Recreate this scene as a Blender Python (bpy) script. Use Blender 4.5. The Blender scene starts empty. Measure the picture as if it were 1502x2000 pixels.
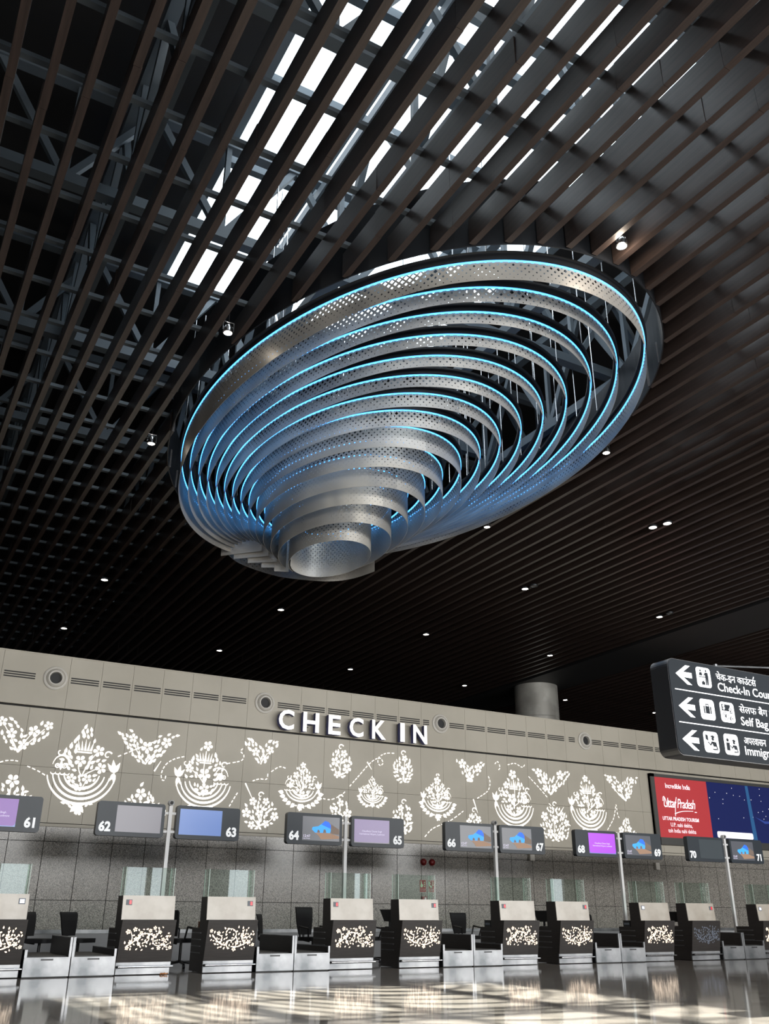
import bpy, math, random
from mathutils import Vector, Matrix
R_ = random.Random(7)
PI = math.pi
C = bpy.context.scene.collection
SC = bpy.context.scene

# ------------------------------------------------------------------ camera
CAM = Vector((0, 0, 0.9594))
F_PX, PITCH, YAW, ROLL = 1752.393, 0.42005, 0.513079, 0.005996
cy, sy, cp, sp = math.cos(YAW), math.sin(YAW), math.cos(PITCH), math.sin(PITCH)
Rv, Fv, Uv = Vector((cy, -sy, 0)), Vector((cp*sy, cp*cy, sp)), Vector((-sp*sy, -sp*cy, cp))
Xc = math.cos(ROLL)*Rv + math.sin(ROLL)*Uv
Yc = math.cos(ROLL)*Uv - math.sin(ROLL)*Rv
cd = bpy.data.cameras.new('camera'); cam = bpy.data.objects.new('camera', cd); C.objects.link(cam)
cam.matrix_world = Matrix(((Xc.x, Yc.x, -Fv.x, CAM.x), (Xc.y, Yc.y, -Fv.y, CAM.y), (Xc.z, Yc.z, -Fv.z, CAM.z), (0, 0, 0, 1)))
cd.sensor_fit = 'VERTICAL'; cd.sensor_height = 36; cd.lens = F_PX/2000*36
cd.clip_start = 0.05; cd.clip_end = 300
SC.camera = cam

# ------------------------------------------------------------------ world, sun, daylight
w = bpy.data.worlds.new('world'); SC.world = w; w.use_nodes = True
bg = w.node_tree.nodes['Background']; bg.inputs[0].default_value = (0.86, 0.94, 1.0, 1); bg.inputs[1].default_value = 3.2
def light(kind, name, loc, rot, energy, color, **kw):
    l = bpy.data.lights.new(name, kind); l.energy = energy; l.color = color
    for k, v in kw.items(): setattr(l, k, v)
    o = bpy.data.objects.new(name, l); C.objects.link(o); o.location = loc; o.rotation_euler = rot
    return o
SUN_D = Vector((-0.06, -0.19, -1)).normalized()
sun = light('SUN', 'sun', (6, 12, 30), SUN_D.to_track_quat('-Z', 'Y').to_euler(), 26.0, (1, 0.94, 0.83), angle=0.022)
# daylight through the glazed entrance front behind the camera, and through the skylight; plus an added fill lamp
day = light('AREA', 'front_daylight', (19, -8.7, 5.0), (math.radians(90), 0, 0), 7200, (1.0, 0.985, 0.96), shape='RECTANGLE', size=36, size_y=3.0)
low_fill = light('AREA', 'side_fill', (-7.5, -8.7, 2.3), (math.radians(90), 0, 0), 700, (1.0, 0.985, 0.96), shape='RECTANGLE', size=14, size_y=3.6)  # added low fill before the solid front wall, softens shadows on the granite
sky = light('AREA', 'skylight_daylight', (6.5, 10.8, 12.85), (0, 0, 0), 260, (0.86, 0.94, 1.0), shape='RECTANGLE', size=6.2, size_y=9.4)
vs = SC.view_settings
SC.display_settings.display_device = 'sRGB'
vs.view_transform = 'Standard'; vs.look = 'None'; vs.exposure = 0.0; vs.gamma = 1.0; vs.use_curve_mapping = False
cyc = SC.cycles
cyc.max_bounces = 7; cyc.diffuse_bounces = 3; cyc.glossy_bounces = 4; cyc.transmission_bounces = 4; cyc.transparent_max_bounces = 40
cyc.caustics_reflective = False; cyc.caustics_refractive = False; cyc.use_denoising = True
cyc.sample_clamp_indirect = 6.0

# ------------------------------------------------------------------ materials
def srgb(r, g, b):
    f = lambda c: ((c/255+0.055)/1.055)**2.4 if c > 10 else c/255/12.92
    return (f(r), f(g), f(b), 1)
def mat(name, col, rough=0.5, metal=0.0, spec=0.5, emit=None, es=0.0):
    m = bpy.data.materials.new(name); m.use_nodes = True
    b = m.node_tree.nodes['Principled BSDF']
    b.inputs['Base Color'].default_value = col; b.inputs['Roughness'].default_value = rough
    b.inputs['Metallic'].default_value = metal; b.inputs['Specular IOR Level'].default_value = spec
    if emit: b.inputs['Emission Color'].default_value = emit; b.inputs['Emission Strength'].default_value = es
    return m
def N(m, t, **kw):
    n = m.node_tree.nodes.new(t)
    for k, v in kw.items(): setattr(n, k, v)
    return n
def LK(m, a, b): m.node_tree.links.new(a, b)
def bsdf(m): return m.node_tree.nodes['Principled BSDF']
def noisy(m, scale, c1, c2, p1=0.4, p2=0.6, stretch=(1, 1, 1), detail=4, bump=0.0):
    tc = N(m, 'ShaderNodeTexCoord'); mp = N(m, 'ShaderNodeMapping'); nz = N(m, 'ShaderNodeTexNoise'); cr = N(m, 'ShaderNodeValToRGB')
    mp.inputs['Scale'].default_value = stretch; nz.inputs['Scale'].default_value = scale; nz.inputs['Detail'].default_value = detail
    cr.color_ramp.elements[0].position = p1; cr.color_ramp.elements[0].color = c1
    cr.color_ramp.elements[1].position = p2; cr.color_ramp.elements[1].color = c2
    LK(m, tc.outputs['Object'], mp.inputs[0]); LK(m, mp.outputs[0], nz.inputs['Vector']); LK(m, nz.outputs['Fac'], cr.inputs[0])
    LK(m, cr.outputs[0], bsdf(m).inputs['Base Color'])
    if bump:
        bp = N(m, 'ShaderNodeBump'); bp.inputs['Strength'].default_value = bump; bp.inputs['Distance'].default_value = 0.01
        LK(m, nz.outputs['Fac'], bp.inputs['Height']); LK(m, bp.outputs[0], bsdf(m).inputs['Normal'])
    return m
M = {}
M['slat'] = noisy(mat('dark_timber', (0.03, 0.02, 0.018, 1), 0.36, spec=0.45), 3.0, (0.027, 0.0190, 0.0165, 1), (0.044, 0.0300, 0.0258, 1), 0.35, 0.65, (9, 0.5, 9))
M['beige'] = noisy(mat('beige_panel', srgb(176, 170, 157), 0.5, spec=0.35), 0.6, srgb(172, 166, 153), srgb(180, 174, 161))
M['granite'] = noisy(mat('speckled_granite', srgb(120, 116, 110), 0.2, spec=0.3), 75, srgb(74, 72, 68), srgb(168, 163, 155), 0.36, 0.64, detail=3)
M['joint'] = mat('dark_joint', (0.012, 0.012, 0.012, 1), 0.8)
M['black'] = mat('black_paint', (0.008, 0.008, 0.009, 1), 0.6)
M['dark_steel'] = mat('dark_steel', (0.02, 0.022, 0.026, 1), 0.4, 0.6)
M['grey_steel'] = mat('grey_painted_steel', srgb(92, 102, 110), 0.6)
M['steel'] = noisy(mat('brushed_steel', srgb(150, 152, 154), 0.36, 0.75), 2.2, srgb(104, 107, 110), srgb(160, 161, 163), 0.35, 0.7)
M['cladding'] = noisy(mat('metal_cladding', srgb(150, 148, 142), 0.45, 0.3), 1.5, srgb(140, 138, 132), srgb(164, 162, 156))
M['chrome'] = mat('bright_metal', srgb(205, 207, 210), 0.22, 1.0)
M['counter'] = noisy(mat('dark_laminate', (0.02, 0.017, 0.015, 1), 0.45), 5, (0.017, 0.014, 0.0125, 1), (0.026, 0.021, 0.019, 1), 0.4, 0.6, (1, 1, 14))
M['stone_beige'] = noisy(mat('beige_stone', srgb(176, 168, 156), 0.3), 3, srgb(168, 159, 147), srgb(182, 175, 164))
M['rubber'] = mat('black_belt', (0.012, 0.012, 0.012, 1), 0.5)
M['fabric'] = mat('black_mesh', (0.008, 0.008, 0.009, 1), 0.7)
M['plastic'] = mat('black_plastic', (0.012, 0.012, 0.013, 1), 0.4)
M['house'] = mat('slate_housing', srgb(44, 52, 60), 0.45)
M['white_paint'] = mat('white_paint', srgb(225, 225, 225), 0.5)
M['offwhite'] = mat('offwhite_plastic', srgb(196, 192, 184), 0.5)
M['glow_white'] = mat('lit_white', srgb(250, 250, 250), 0.5, emit=(1, 0.985, 0.96, 1), es=1.15)
M['glow_floral'] = mat('lit_acrylic', srgb(250, 245, 235), 0.4, emit=(1, 0.965, 0.90, 1), es=1.05)
M['glow_warm'] = mat('lit_warm_acrylic', srgb(250, 225, 195), 0.4, emit=(1, 0.83, 0.68, 1), es=1.1)
M['unlit'] = mat('unlit_acrylic', srgb(120, 128, 142), 0.3)
M['lamp'] = mat('lamp_lens', (1, 1, 1, 1), 0.3, emit=(1, 0.90, 0.78, 1), es=22)
M['lamp_off'] = mat('dark_lens', srgb(120, 120, 118), 0.2)
M['red'] = mat('red_paint', srgb(120, 22, 24), 0.35)
M['lamp_red'] = mat('red_indicator', srgb(200, 40, 44), 0.3, emit=(1, 0.03, 0.05, 1), es=0.75)
M['lamp_white'] = mat('white_indicator', srgb(210, 212, 225), 0.3, emit=(0.9, 0.92, 1, 1), es=0.55)
M['led'] = mat('blue_led', (0.1, 0.4, 1, 1), 0.4, emit=(0.085, 0.40, 1.0, 1), es=2.9)
M['front'] = mat('front_wall', srgb(120, 116, 110), 0.6)
M['pale_steel'] = mat('pale_painted_steel', srgb(150, 152, 154), 0.5)
M['brown'] = mat('brown_card', srgb(120, 72, 40), 0.7)

def glass_mat(name, tint, gl=0.9, k=0.15):
    m = bpy.data.materials.new(name); m.use_nodes = True; nt = m.node_tree; nt.nodes.clear()
    out = N(m, 'ShaderNodeOutputMaterial'); mx = N(m, 'ShaderNodeMixShader'); tr = N(m, 'ShaderNodeBsdfTransparent'); g = N(m, 'ShaderNodeBsdfGlossy'); lw = N(m, 'ShaderNodeLayerWeight'); mp = N(m, 'ShaderNodeMapRange')
    tr.inputs[0].default_value = tint; g.inputs['Roughness'].default_value = 0.01; g.inputs[0].default_value = (gl, gl, gl, 1); lw.inputs[0].default_value = 0.25
    mp.inputs['To Min'].default_value = k*0.5; mp.inputs['To Max'].default_value = k*1.0
    LK(m, lw.outputs['Facing'], mp.inputs[0]); LK(m, mp.outputs[0], mx.inputs[0]); LK(m, tr.outputs[0], mx.inputs[1]); LK(m, g.outputs[0], mx.inputs[2]); LK(m, mx.outputs[0], out.inputs[0])
    return m
M['glass'] = glass_mat('clear_glass', (0.90, 0.96, 0.93, 1))
M['roof_glass'] = glass_mat('roof_glass', (0.97, 0.99, 1, 1), 0.9, 0.04)
M['glass_edge'] = mat('glass_edge', srgb(196, 216, 206), 0.2)

# polished floor with thin tile joints
m = M['floor'] = mat('polished_stone', (0.1, 0.09, 0.085, 1), 0.075, spec=0.28)
tc = N(m, 'ShaderNodeTexCoord'); br = N(m, 'ShaderNodeTexBrick'); nz = N(m, 'ShaderNodeTexNoise'); mx = N(m, 'ShaderNodeMixRGB', blend_type='MULTIPLY'); cr = N(m, 'ShaderNodeValToRGB')
br.offset = 0.0; br.inputs['Scale'].default_value = 1.0; br.inputs['Brick Width'].default_value = 0.9; br.inputs['Row Height'].default_value = 0.9; br.inputs['Mortar Size'].default_value = 0.004
br.inputs['Color1'].default_value = (0.31, 0.288, 0.262, 1); br.inputs['Color2'].default_value = (0.275, 0.255, 0.232, 1); br.inputs['Mortar'].default_value = (0.42, 0.40, 0.37, 1)
nz.inputs['Scale'].default_value = 2.5; nz.inputs['Detail'].default_value = 8
cr.color_ramp.elements[0].position = 0.3; cr.color_ramp.elements[0].color = (0.62, 0.62, 0.62, 1); cr.color_ramp.elements[1].position = 0.7; cr.color_ramp.elements[1].color = (1.1, 1.08, 1.05, 1)
LK(m, tc.outputs['Object'], br.inputs['Vector']); LK(m, tc.outputs['Object'], nz.inputs['Vector']); LK(m, nz.outputs['Fac'], cr.inputs[0])
mx.inputs[0].default_value = 1; LK(m, br.outputs['Color'], mx.inputs[1]); LK(m, cr.outputs[0], mx.inputs[2]); LK(m, mx.outputs[0], bsdf(m).inputs['Base Color'])
nb = N(m, 'ShaderNodeTexNoise'); nb.inputs['Scale'].default_value = 1.1; nb.inputs['Detail'].default_value = 1
bp = N(m, 'ShaderNodeBump'); bp.inputs['Strength'].default_value = 0.05; bp.inputs['Distance'].default_value = 0.02
LK(m, tc.outputs['Object'], nb.inputs['Vector']); LK(m, nb.outputs['Fac'], bp.inputs['Height']); LK(m, bp.outputs[0], bsdf(m).inputs['Normal'])

# perforated aluminium: UV "arc" holds metres along and down the band, UV "share" the share of the height
m = M['perf'] = mat('perforated_aluminium', srgb(176, 174, 170), 0.40, 0.60)
def math_n(m, op, a, b=None, c=None):
    n = N(m, 'ShaderNodeMath', operation=op)
    for i, v in enumerate((a, b, c)):
        if v is None: continue
        if isinstance(v, (int, float)): n.inputs[i].default_value = v
        else: LK(m, v, n.inputs[i])
    return n.outputs[0]
ua = N(m, 'ShaderNodeUVMap', uv_map='arc'); us = N(m, 'ShaderNodeUVMap', uv_map='share')
sa = N(m, 'ShaderNodeSeparateXYZ'); ss = N(m, 'ShaderNodeSeparateXYZ'); LK(m, ua.outputs[0], sa.inputs[0]); LK(m, us.outputs[0], ss.inputs[0])
S_ = 0.105
pa = math_n(m, 'DIVIDE', math_n(m, 'ADD', sa.outputs[0], sa.outputs[1]), S_); pb = math_n(m, 'DIVIDE', math_n(m, 'SUBTRACT', sa.outputs[0], sa.outputs[1]), S_)
fa = math_n(m, 'ABSOLUTE', math_n(m, 'SUBTRACT', math_n(m, 'FRACT', pa), 0.5)); fb = math_n(m, 'ABSOLUTE', math_n(m, 'SUBTRACT', math_n(m, 'FRACT', pb), 0.5))
d = math_n(m, 'MAXIMUM', fa, fb)
cmb = N(m, 'ShaderNodeCombineXYZ'); LK(m, sa.outputs[0], cmb.inputs[0]); nz = N(m, 'ShaderNodeTexNoise'); nz.inputs['Scale'].default_value = 0.7; nz.inputs['Detail'].default_value = 1
LK(m, cmb.outputs[0], nz.inputs['Vector'])
size = math_n(m, 'MULTIPLY', math_n(m, 'MULTIPLY_ADD', ss.outputs[1], -0.74, 0.94), math_n(m, 'MULTIPLY_ADD', nz.outputs['Fac'], 0.72, -0.06))
hole = math_n(m, 'LESS_THAN', d, size)
tr = N(m, 'ShaderNodeBsdfTransparent'); mx = N(m, 'ShaderNodeMixShader'); out = m.node_tree.nodes['Material Output']
LK(m, hole, mx.inputs[0]); LK(m, bsdf(m).outputs[0], mx.inputs[1]); LK(m, tr.outputs[0], mx.inputs[2]); LK(m, mx.outputs[0], out.inputs[0])
n2 = N(m, 'ShaderNodeTexNoise'); n2.inputs['Scale'].default_value = 0.55; n2.inputs['Detail'].default_value = 2; LK(m, cmb.outputs[0], n2.inputs['Vector'])
c2 = N(m, 'ShaderNodeValToRGB'); c2.color_ramp.elements[0].position = 0.36; c2.color_ramp.elements[0].color = srgb(158, 156, 153); c2.color_ramp.elements[1].position = 0.64; c2.color_ramp.elements[1].color = srgb(214, 209, 200)
LK(m, n2.outputs['Fac'], c2.inputs[0]); LK(m, c2.outputs[0], bsdf(m).inputs['Base Color'])

def flat(name, rgb, es=0.0, rough=0.5):
    return mat(name, srgb(*rgb), rough, emit=srgb(*rgb) if es else None, es=es)

# ------------------------------------------------------------------ builders
class MB:
    def __init__(s): s.v = []; s.f = []; s.m = []
    def poly(s, pts, mi=0):
        b = len(s.v); s.v += [tuple(p) for p in pts]; s.f.append(tuple(range(b, b+len(pts)))); s.m.append(mi); return s
    def box(s, x0, x1, y0, y1, z0, z1, mi=0):
        b = len(s.v); s.v += [(x0, y0, z0), (x1, y0, z0), (x1, y1, z0), (x0, y1, z0), (x0, y0, z1), (x1, y0, z1), (x1, y1, z1), (x0, y1, z1)]
        for f in ((0, 3, 2, 1), (4, 5, 6, 7), (0, 1, 5, 4), (1, 2, 6, 5), (2, 3, 7, 6), (3, 0, 4, 7)):
            s.f.append(tuple(b+i for i in f)); s.m.append(mi)
        return s
    def hexa(s, p, mi=0):      # eight corners, bottom ring then top ring
        b = len(s.v); s.v += [tuple(q) for q in p]
        for f in ((0, 3, 2, 1), (4, 5, 6, 7), (0, 1, 5, 4), (1, 2, 6, 5), (2, 3, 7, 6), (3, 0, 4, 7)):
            s.f.append(tuple(b+i for i in f)); s.m.append(mi)
        return s
    def prism(s, pts, axis, a0, a1, mi=0):   # 2D outline swept along an axis ('x': pts=(y,z); 'y': pts=(x,z); 'z': pts=(x,y))
        g = {'x': lambda p, a: (a, p[0], p[1]), 'y': lambda p, a: (p[0], a, p[1]), 'z': lambda p, a: (p[0], p[1], a)}[axis]
        n = len(pts); b = len(s.v); s.v += [g(p, a0) for p in pts] + [g(p, a1) for p in pts]
        s.f.append(tuple(b+i for i in range(n))); s.m.append(mi); s.f.append(tuple(b+n+i for i in reversed(range(n)))); s.m.append(mi)
        for i in range(n):
            j = (i+1) % n; s.f.append((b+i, b+n+i, b+n+j, b+j)); s.m.append(mi)
        return s
    def tube(s, p0, p1, r, n=10, mi=0, r1=None):
        p0, p1 = Vector(p0), Vector(p1); r1 = r if r1 is None else r1
        d = (p1-p0).normalized(); u = d.orthogonal().normalized(); v = d.cross(u)
        b = len(s.v)
        for p, rr in ((p0, r), (p1, r1)):
            for i in range(n):
                a = 2*PI*i/n; s.v.append(tuple(p+rr*(math.cos(a)*u+math.sin(a)*v)))
        for i in range(n):
            j = (i+1) % n; s.f.append((b+i, b+j, b+n+j, b+n+i)); s.m.append(mi)
        s.f.append(tuple(b+i for i in reversed(range(n)))); s.m.append(mi); s.f.append(tuple(b+n+i for i in range(n))); s.m.append(mi)
        return s
    def path(s, pts, r, n=8, mi=0):
        for a, b in zip(pts, pts[1:]): s.tube(a, b, r, n, mi)
        return s
    def lathe(s, c, axis, prof, n=28, mi=0):   # prof: (radius, distance along axis)
        ax = Vector(axis).normalized(); u = ax.orthogonal().normalized(); v = ax.cross(u); c = Vector(c); b = len(s.v)
        for r, h in prof:
            for i in range(n):
                a = 2*PI*i/n; s.v.append(tuple(c+ax*h+r*(math.cos(a)*u+math.sin(a)*v)))
        for k in range(len(prof)-1):
            for i in range(n):
                j = (i+1) % n; s.f.append((b+k*n+i, b+k*n+j, b+(k+1)*n+j, b+(k+1)*n+i)); s.m.append(mi)
        return s
    def disc(s, c, axis, r, n=28, mi=0):
        ax = Vector(axis).normalized(); u = ax.orthogonal().normalized(); v = ax.cross(u); c = Vector(c)
        return s.poly([c+r*(math.cos(2*PI*i/n)*u+math.sin(2*PI*i/n)*v) for i in range(n)], mi)
    def build(s, name, mats, parent=None, smooth=False, origin=None, bevel=0.0):
        o0 = Vector((0, 0, 0))
        root = parent
        while root is not None: o0 += root.location; root = root.parent
        if parent is None and origin is not None: o0 = Vector(origin)
        me = bpy.data.meshes.new(name); me.from_pydata([tuple(Vector(p)-o0) for p in s.v], [], s.f)
        for mm in (mats if isinstance(mats, (list, tuple)) else [mats]): me.materials.append(mm)
        me.polygons.foreach_set('material_index', s.m)
        if smooth: me.polygons.foreach_set('use_smooth', [True]*len(me.polygons))
        o = bpy.data.objects.new(name, me); C.objects.link(o)
        if parent is not None: o.parent = parent
        elif origin is not None: o.location = origin
        if smooth: 
            md = o.modifiers.new('edges', 'EDGE_SPLIT'); md.split_angle = math.radians(40)
        if bevel:
            md = o.modifiers.new('bevel', 'BEVEL'); md.width = bevel; md.segments = 2; md.limit_method = 'ANGLE'
        me.update()
        return o
def thing(name, label, cat, loc, group=None):
    o = bpy.data.objects.new(name, None); C.objects.link(o); o.location = loc; o.empty_display_size = 0.1
    return tag(o, label, cat, group)
def tag(o, label, cat, group=None):
    o['label'] = label; o['category'] = cat
    if group: o['group'] = group
    return o
def struct(o):
    o['kind'] = 'structure'; return o
def copy_tree(o, parent=None):
    c = o.copy(); C.objects.link(c); c.parent = parent
    for ch in o.children: copy_tree(ch, c)
    return c
ORD = 'first second third fourth fifth sixth seventh eighth ninth tenth eleventh twelfth thirteenth fourteenth fifteenth sixteenth seventeenth eighteenth nineteenth twentieth'.split()
TENS = {20: 'twenty', 30: 'thirty', 40: 'forty', 50: 'fifty', 60: 'sixty', 70: 'seventy', 80: 'eighty'}
TENTH = {30: 'thirtieth', 40: 'fortieth', 50: 'fiftieth', 60: 'sixtieth', 70: 'seventieth', 80: 'eightieth'}
def nth(i):     # 1-based
    if i <= 20: return ORD[i-1]
    if i % 10 == 0: return TENTH[i]
    return TENS[i//10*10]+'-'+ORD[i % 10-1]

def text(s, size, x, y, z, mt, name='lettering', parent=None, align='LEFT', bold=0.0, extrude=0.0015, shear=0.0, sx=1.0, space=1.0):
    """lettering in the XZ plane facing -Y, base line at z"""
    cu = bpy.data.curves.new('t', 'FONT'); cu.body = s; cu.size = size; cu.align_x = align; cu.offset = bold*size; cu.extrude = extrude
    cu.shear = shear; cu.space_character = space; cu.resolution_u = 3
    to = bpy.data.objects.new('t', cu); C.objects.link(to)
    bpy.context.view_layer.update()
    me = bpy.data.meshes.new_from_object(to.evaluated_get(bpy.context.evaluated_depsgraph_get()))
    bpy.data.objects.remove(to); bpy.data.curves.remove(cu)
    o0 = Vector((0, 0, 0)); root = parent
    while root is not None: o0 += root.location; root = root.parent
    for v in me.vertices:
        p = v.co; v.co = Vector((x+p.x*sx, y-p.z, z+p.y))-o0
    me.materials.clear(); me.materials.append(mt)
    o = bpy.data.objects.new(name, me); C.objects.link(o)
    if parent is not None: o.parent = parent
    return o

def rrect(x0, x1, z0, z1, r, n=6):
    pts = []
    for cx_, cz_, a0 in ((x1-r, z1-r, 0), (x0+r, z1-r, 90), (x0+r, z0+r, 180), (x1-r, z0+r, 270)):
        for i in range(n+1):
            a = math.radians(a0+90*i/n); pts.append((cx_+r*math.cos(a), cz_+r*math.sin(a)))
    return pts

# ------------------------------------------------------------------ the setting
YW = 22.0
struct(MB().box(-16, 44, -9, 40, -0.2, 0).build('floor', M['floor']))
struct(MB().box(-16.2, -16, -9, 40, 0, 14).build('wall_left', M['black']))
struct(MB().box(44, 44.2, -9, 40, 0, 14).build('wall_right', M['black']))
struct(MB().box(-16.2, 44.2, 40, 40.2, 0, 14).build('wall_far', M['black']))
DOORS = [(5.8, 6.9), (11.0, 11.9), (12.1, 12.6), (15.7, 16.7), (22.2, 22.6), (22.8, 23.3), (32.9, 33.5), (34.0, 35.4)]
wf = MB().box(-16.2, 44.2, -9.2, -9, 6.6, 14).box(-16.2, -6, -9.2, -9, 0, 6.6).box(38, 44.2, -9.2, -9, 0, 6.6).box(-6, 38, -9.2, -9, 3.1, 3.5).box(-6, 38, -9.2, -9, 0, 1.3)
xx = -6
for a, b in DOORS: wf.box(xx, a, -9.2, -9, 1.3, 3.1); xx = b
wf.box(xx, 38, -9.2, -9, 1.3, 3.1)
struct(wf.build('wall_front', M['front']))
wm = MB()
for i in range(22): wm.box(-6+i*2-0.05, -6+i*2+0.05, -9.15, -9.0, 3.5, 6.6)
wm.box(-6, 38, -9.14, -9.01, 5.0, 5.1)
struct(wm.build('window_2', M['dark_steel']))
# roof with the skylight opening
SX0, SX1, SY0, SY1 = 3.3, 9.8, 6.0, 15.6
rf = MB().box(-16.2, SX0, -9.2, 40.2, 13.0, 13.2).box(SX1, 44.2, -9.2, 40.2, 13.0, 13.2).box(SX0, SX1, -9.2, SY0, 13.0, 13.2).box(SX0, SX1, SY1, 40.2, 13.0, 13.2)
struct(rf.build('ceiling', M['black']))
sk = MB()
for i in range(6): y = SY0+(SY1-SY0)*i/5; sk.box(SX0, SX1, y-0.07, y+0.07, 12.98, 13.16)
for i in range(5): x = SX0+(SX1-SX0)*i/4; sk.box(x-0.09, x+0.09, SY0, SY1, 12.96, 13.18)
struct(sk.build('window_1', M['grey_steel']))
struct(MB().box(SX0, SX1, SY0, SY1, 13.17, 13.18).build('window_3', M['roof_glass']))

# back wall: granite below, lit beige panels above
PW, XP = 0.7516, 2.323
Z0, ZG2, ZG1, ZB, ZM, ZU, ZT = 0.0, 1.17, 2.359, 2.744, 3.93, 5.248, 6.46
bw = MB()
bw.box(-4.5, 40, YW+0.03, YW+0.35, 0, ZT-0.02, 3)
g = 0.006
for i in range(-9, 50):
    x0 = XP+i*PW+g/2; x1 = x0+PW-g
    for a, b in ((0, ZG2), (ZG2, ZG1), (ZG1, ZB-0.07)): bw.box(x0+0.004, x1-0.004, YW+0.005, YW+0.04, a+g, b-g, 1)
    if x0 < 22.0:
        for a, b in ((ZB, ZM), (ZM, ZU-0.02)): bw.box(x0, x1, YW-0.02, YW+0.04, a+g/2, b-g/2, 0)
    else:
        bw.box(x0, x1, YW-0.02, YW+0.04, ZB+g/2, ZM-g/2, 0); bw.box(x0, x1, YW-0.02, YW+0.04, ZM+g/2, ZU-0.02, 0)
NOZ = [(0, 2), (8, 10), (15, 17), (22, 24), (29, 31), (36, 38)]
dbl = {a for a, b in NOZ}; sec = {a+1 for a, b in NOZ}
i = -9
while i < 50:
    n = 2 if i in dbl else 1
    bw.box(XP+i*PW+g/2, XP+(i+n)*PW-g/2, YW-0.07, YW+0.04, ZU+0.02, ZT, 0); i += n
bw.box(-4.5, 40, YW-0.035, YW+0.03, ZB-0.075, ZB-0.012, 0)
bw.box(-4.5, 40, YW-0.08, YW+0.34, ZT, ZT+0.03, 0)
struct(bw.build('wall_back', [M['beige'], M['granite'], M['steel'], M['joint']]))
struct(MB().box(-4.5, 40, YW-0.02, YW+0.005, 0, 0.1).build('baseboard_back', M['granite']))
# column beyond the wall and the plain beam over it
co = MB().lathe((22.1, 27.2, 0), (0, 0, 1), [(0.83, 0), (0.83, 7.72), (0.815, 7.73), (0.815, 7.75), (0.83, 7.76), (0.83, 9.3)], 48)
tag(co.build('column', M['cladding'], smooth=True, origin=(22.1, 27.2, 0)), 'round metal clad column rising behind the beige wall', 'column')
struct(MB().box(21.1, 23.25, 2, 34, 8.98, 9.4).build('trim_1', M['black']))

# ------------------------------------------------------------------ ceiling slats, cut around the oval opening
OX, OY, OA, OB = 7.30, 12.90, 5.93, 3.76          # opening: centre, half length along y, half width along x
SP, S0 = 0.3815, 1.0
SLAT_Y0, SLAT_Y1, SZ0, SZ1, SW = 2.2, 33.5, 9.0, 9.39, 0.09
def slat(x, y0, y1, label):
    mb = MB(); y = y0; ph = R_.uniform(1.5, 3.0)
    while y < y1-0.01:
        e = min(y+ph, y1); ph = 3.0
        if y1-e < 0.5: e = y1
        dx = R_.uniform(-0.004, 0.004); tl = R_.uniform(-0.006, 0.006)
        a, b = x-SW/2+dx, x+SW/2+dx
        mb.hexa([(a, y, SZ0), (b, y, SZ0), (b, e-0.004, SZ0), (a, e-0.004, SZ0), (a+tl, y, SZ1), (b+tl, y, SZ1), (b+tl, e-0.004, SZ1), (a+tl, e-0.004, SZ1)])
        y = e
    return tag(mb.build('timber_slat', M['slat'], origin=(x, (y0+y1)/2, SZ0)), label, 'slat', 'dark timber slats of the ceiling')
xs = [S0+SP*i for i in range(-6, 96)]
left = [x for x in xs if x < OX-OB]; cut = [x for x in xs if OX-OB <= x <= OX+OB]; right = [x for x in xs if x > OX+OB and not 20.95 < x < 23.4]
for i, x in enumerate(reversed(left)): slat(x, SLAT_Y0, SLAT_Y1, 'long dark timber ceiling slat, %s to the left of the oval opening' % nth(i+1))
for i, x in enumerate(cut):
    dy = OA*math.sqrt(1-((x-OX)/OB)**2)
    slat(x, SLAT_Y0, OY-dy-0.03, 'timber slat ending at the upper rim of the oval opening, %s from left' % nth(i+1))
    slat(x, OY+dy+0.03, SLAT_Y1, 'timber slat starting at the lower rim of the oval opening, %s from left' % nth(i+1))
for i, x in enumerate([x for x in right if x < 21]): slat(x, SLAT_Y0, SLAT_Y1, 'long dark timber ceiling slat, %s to the right of the oval opening' % nth(i+1))
for i, x in enumerate([x for x in right if x > 21]): slat(x, SLAT_Y0, SLAT_Y1, 'dark timber ceiling slat, %s beyond the plain ceiling beam' % nth(i+1))
# cross channels that carry the slats
def chan(mb, x0, x1, y): mb.box(x0, x1, y-0.04, y+0.04, SZ1+0.01, SZ1+0.07)
for k in range(31):
    y = 3.05+0.971*k
    mb = MB()
    if abs(y-OY) < OA:
        dx = OB*math.sqrt(1-((y-OY)/OA)**2)+0.06; chan(mb, -1.6, OX-dx, y); chan(mb, OX+dx, 37.5, y)
    else: chan(mb, -1.6, 37.5, y)
    tag(mb.build('cross_channel', M['grey_steel'], origin=(0, y, SZ1)), 'grey steel channel crossing above the dark ceiling slats', 'steel channel', 'steel channels above the slats')
# dark collar round the opening
nseg = 120
cl = MB()
def el(a, ex): return (OX+(OB+ex)*math.cos(a), OY+(OA+ex)*math.sin(a))
for i in range(nseg):
    a0, a1 = 2*PI*i/nseg, 2*PI*(i+1)/nseg
    p, q, r, s = el(a0, 0), el(a1, 0), el(a0, 0.02), el(a1, 0.02)
    cl.poly([(*q, 8.99), (*p, 8.99), (*p, 10.1), (*q, 10.1)]); cl.poly([(*r, 8.99), (*s, 8.99), (*s, 10.1), (*r, 10.1)]); cl.poly([(*p, 8.99), (*q, 8.99), (*s, 8.99), (*r, 8.99)])
    cl.poly([(*q, 10.1), (*p, 10.1), (*r, 10.1), (*s, 10.1)])
struct(cl.build('trim_2', M['dark_steel'], smooth=True))
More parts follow.
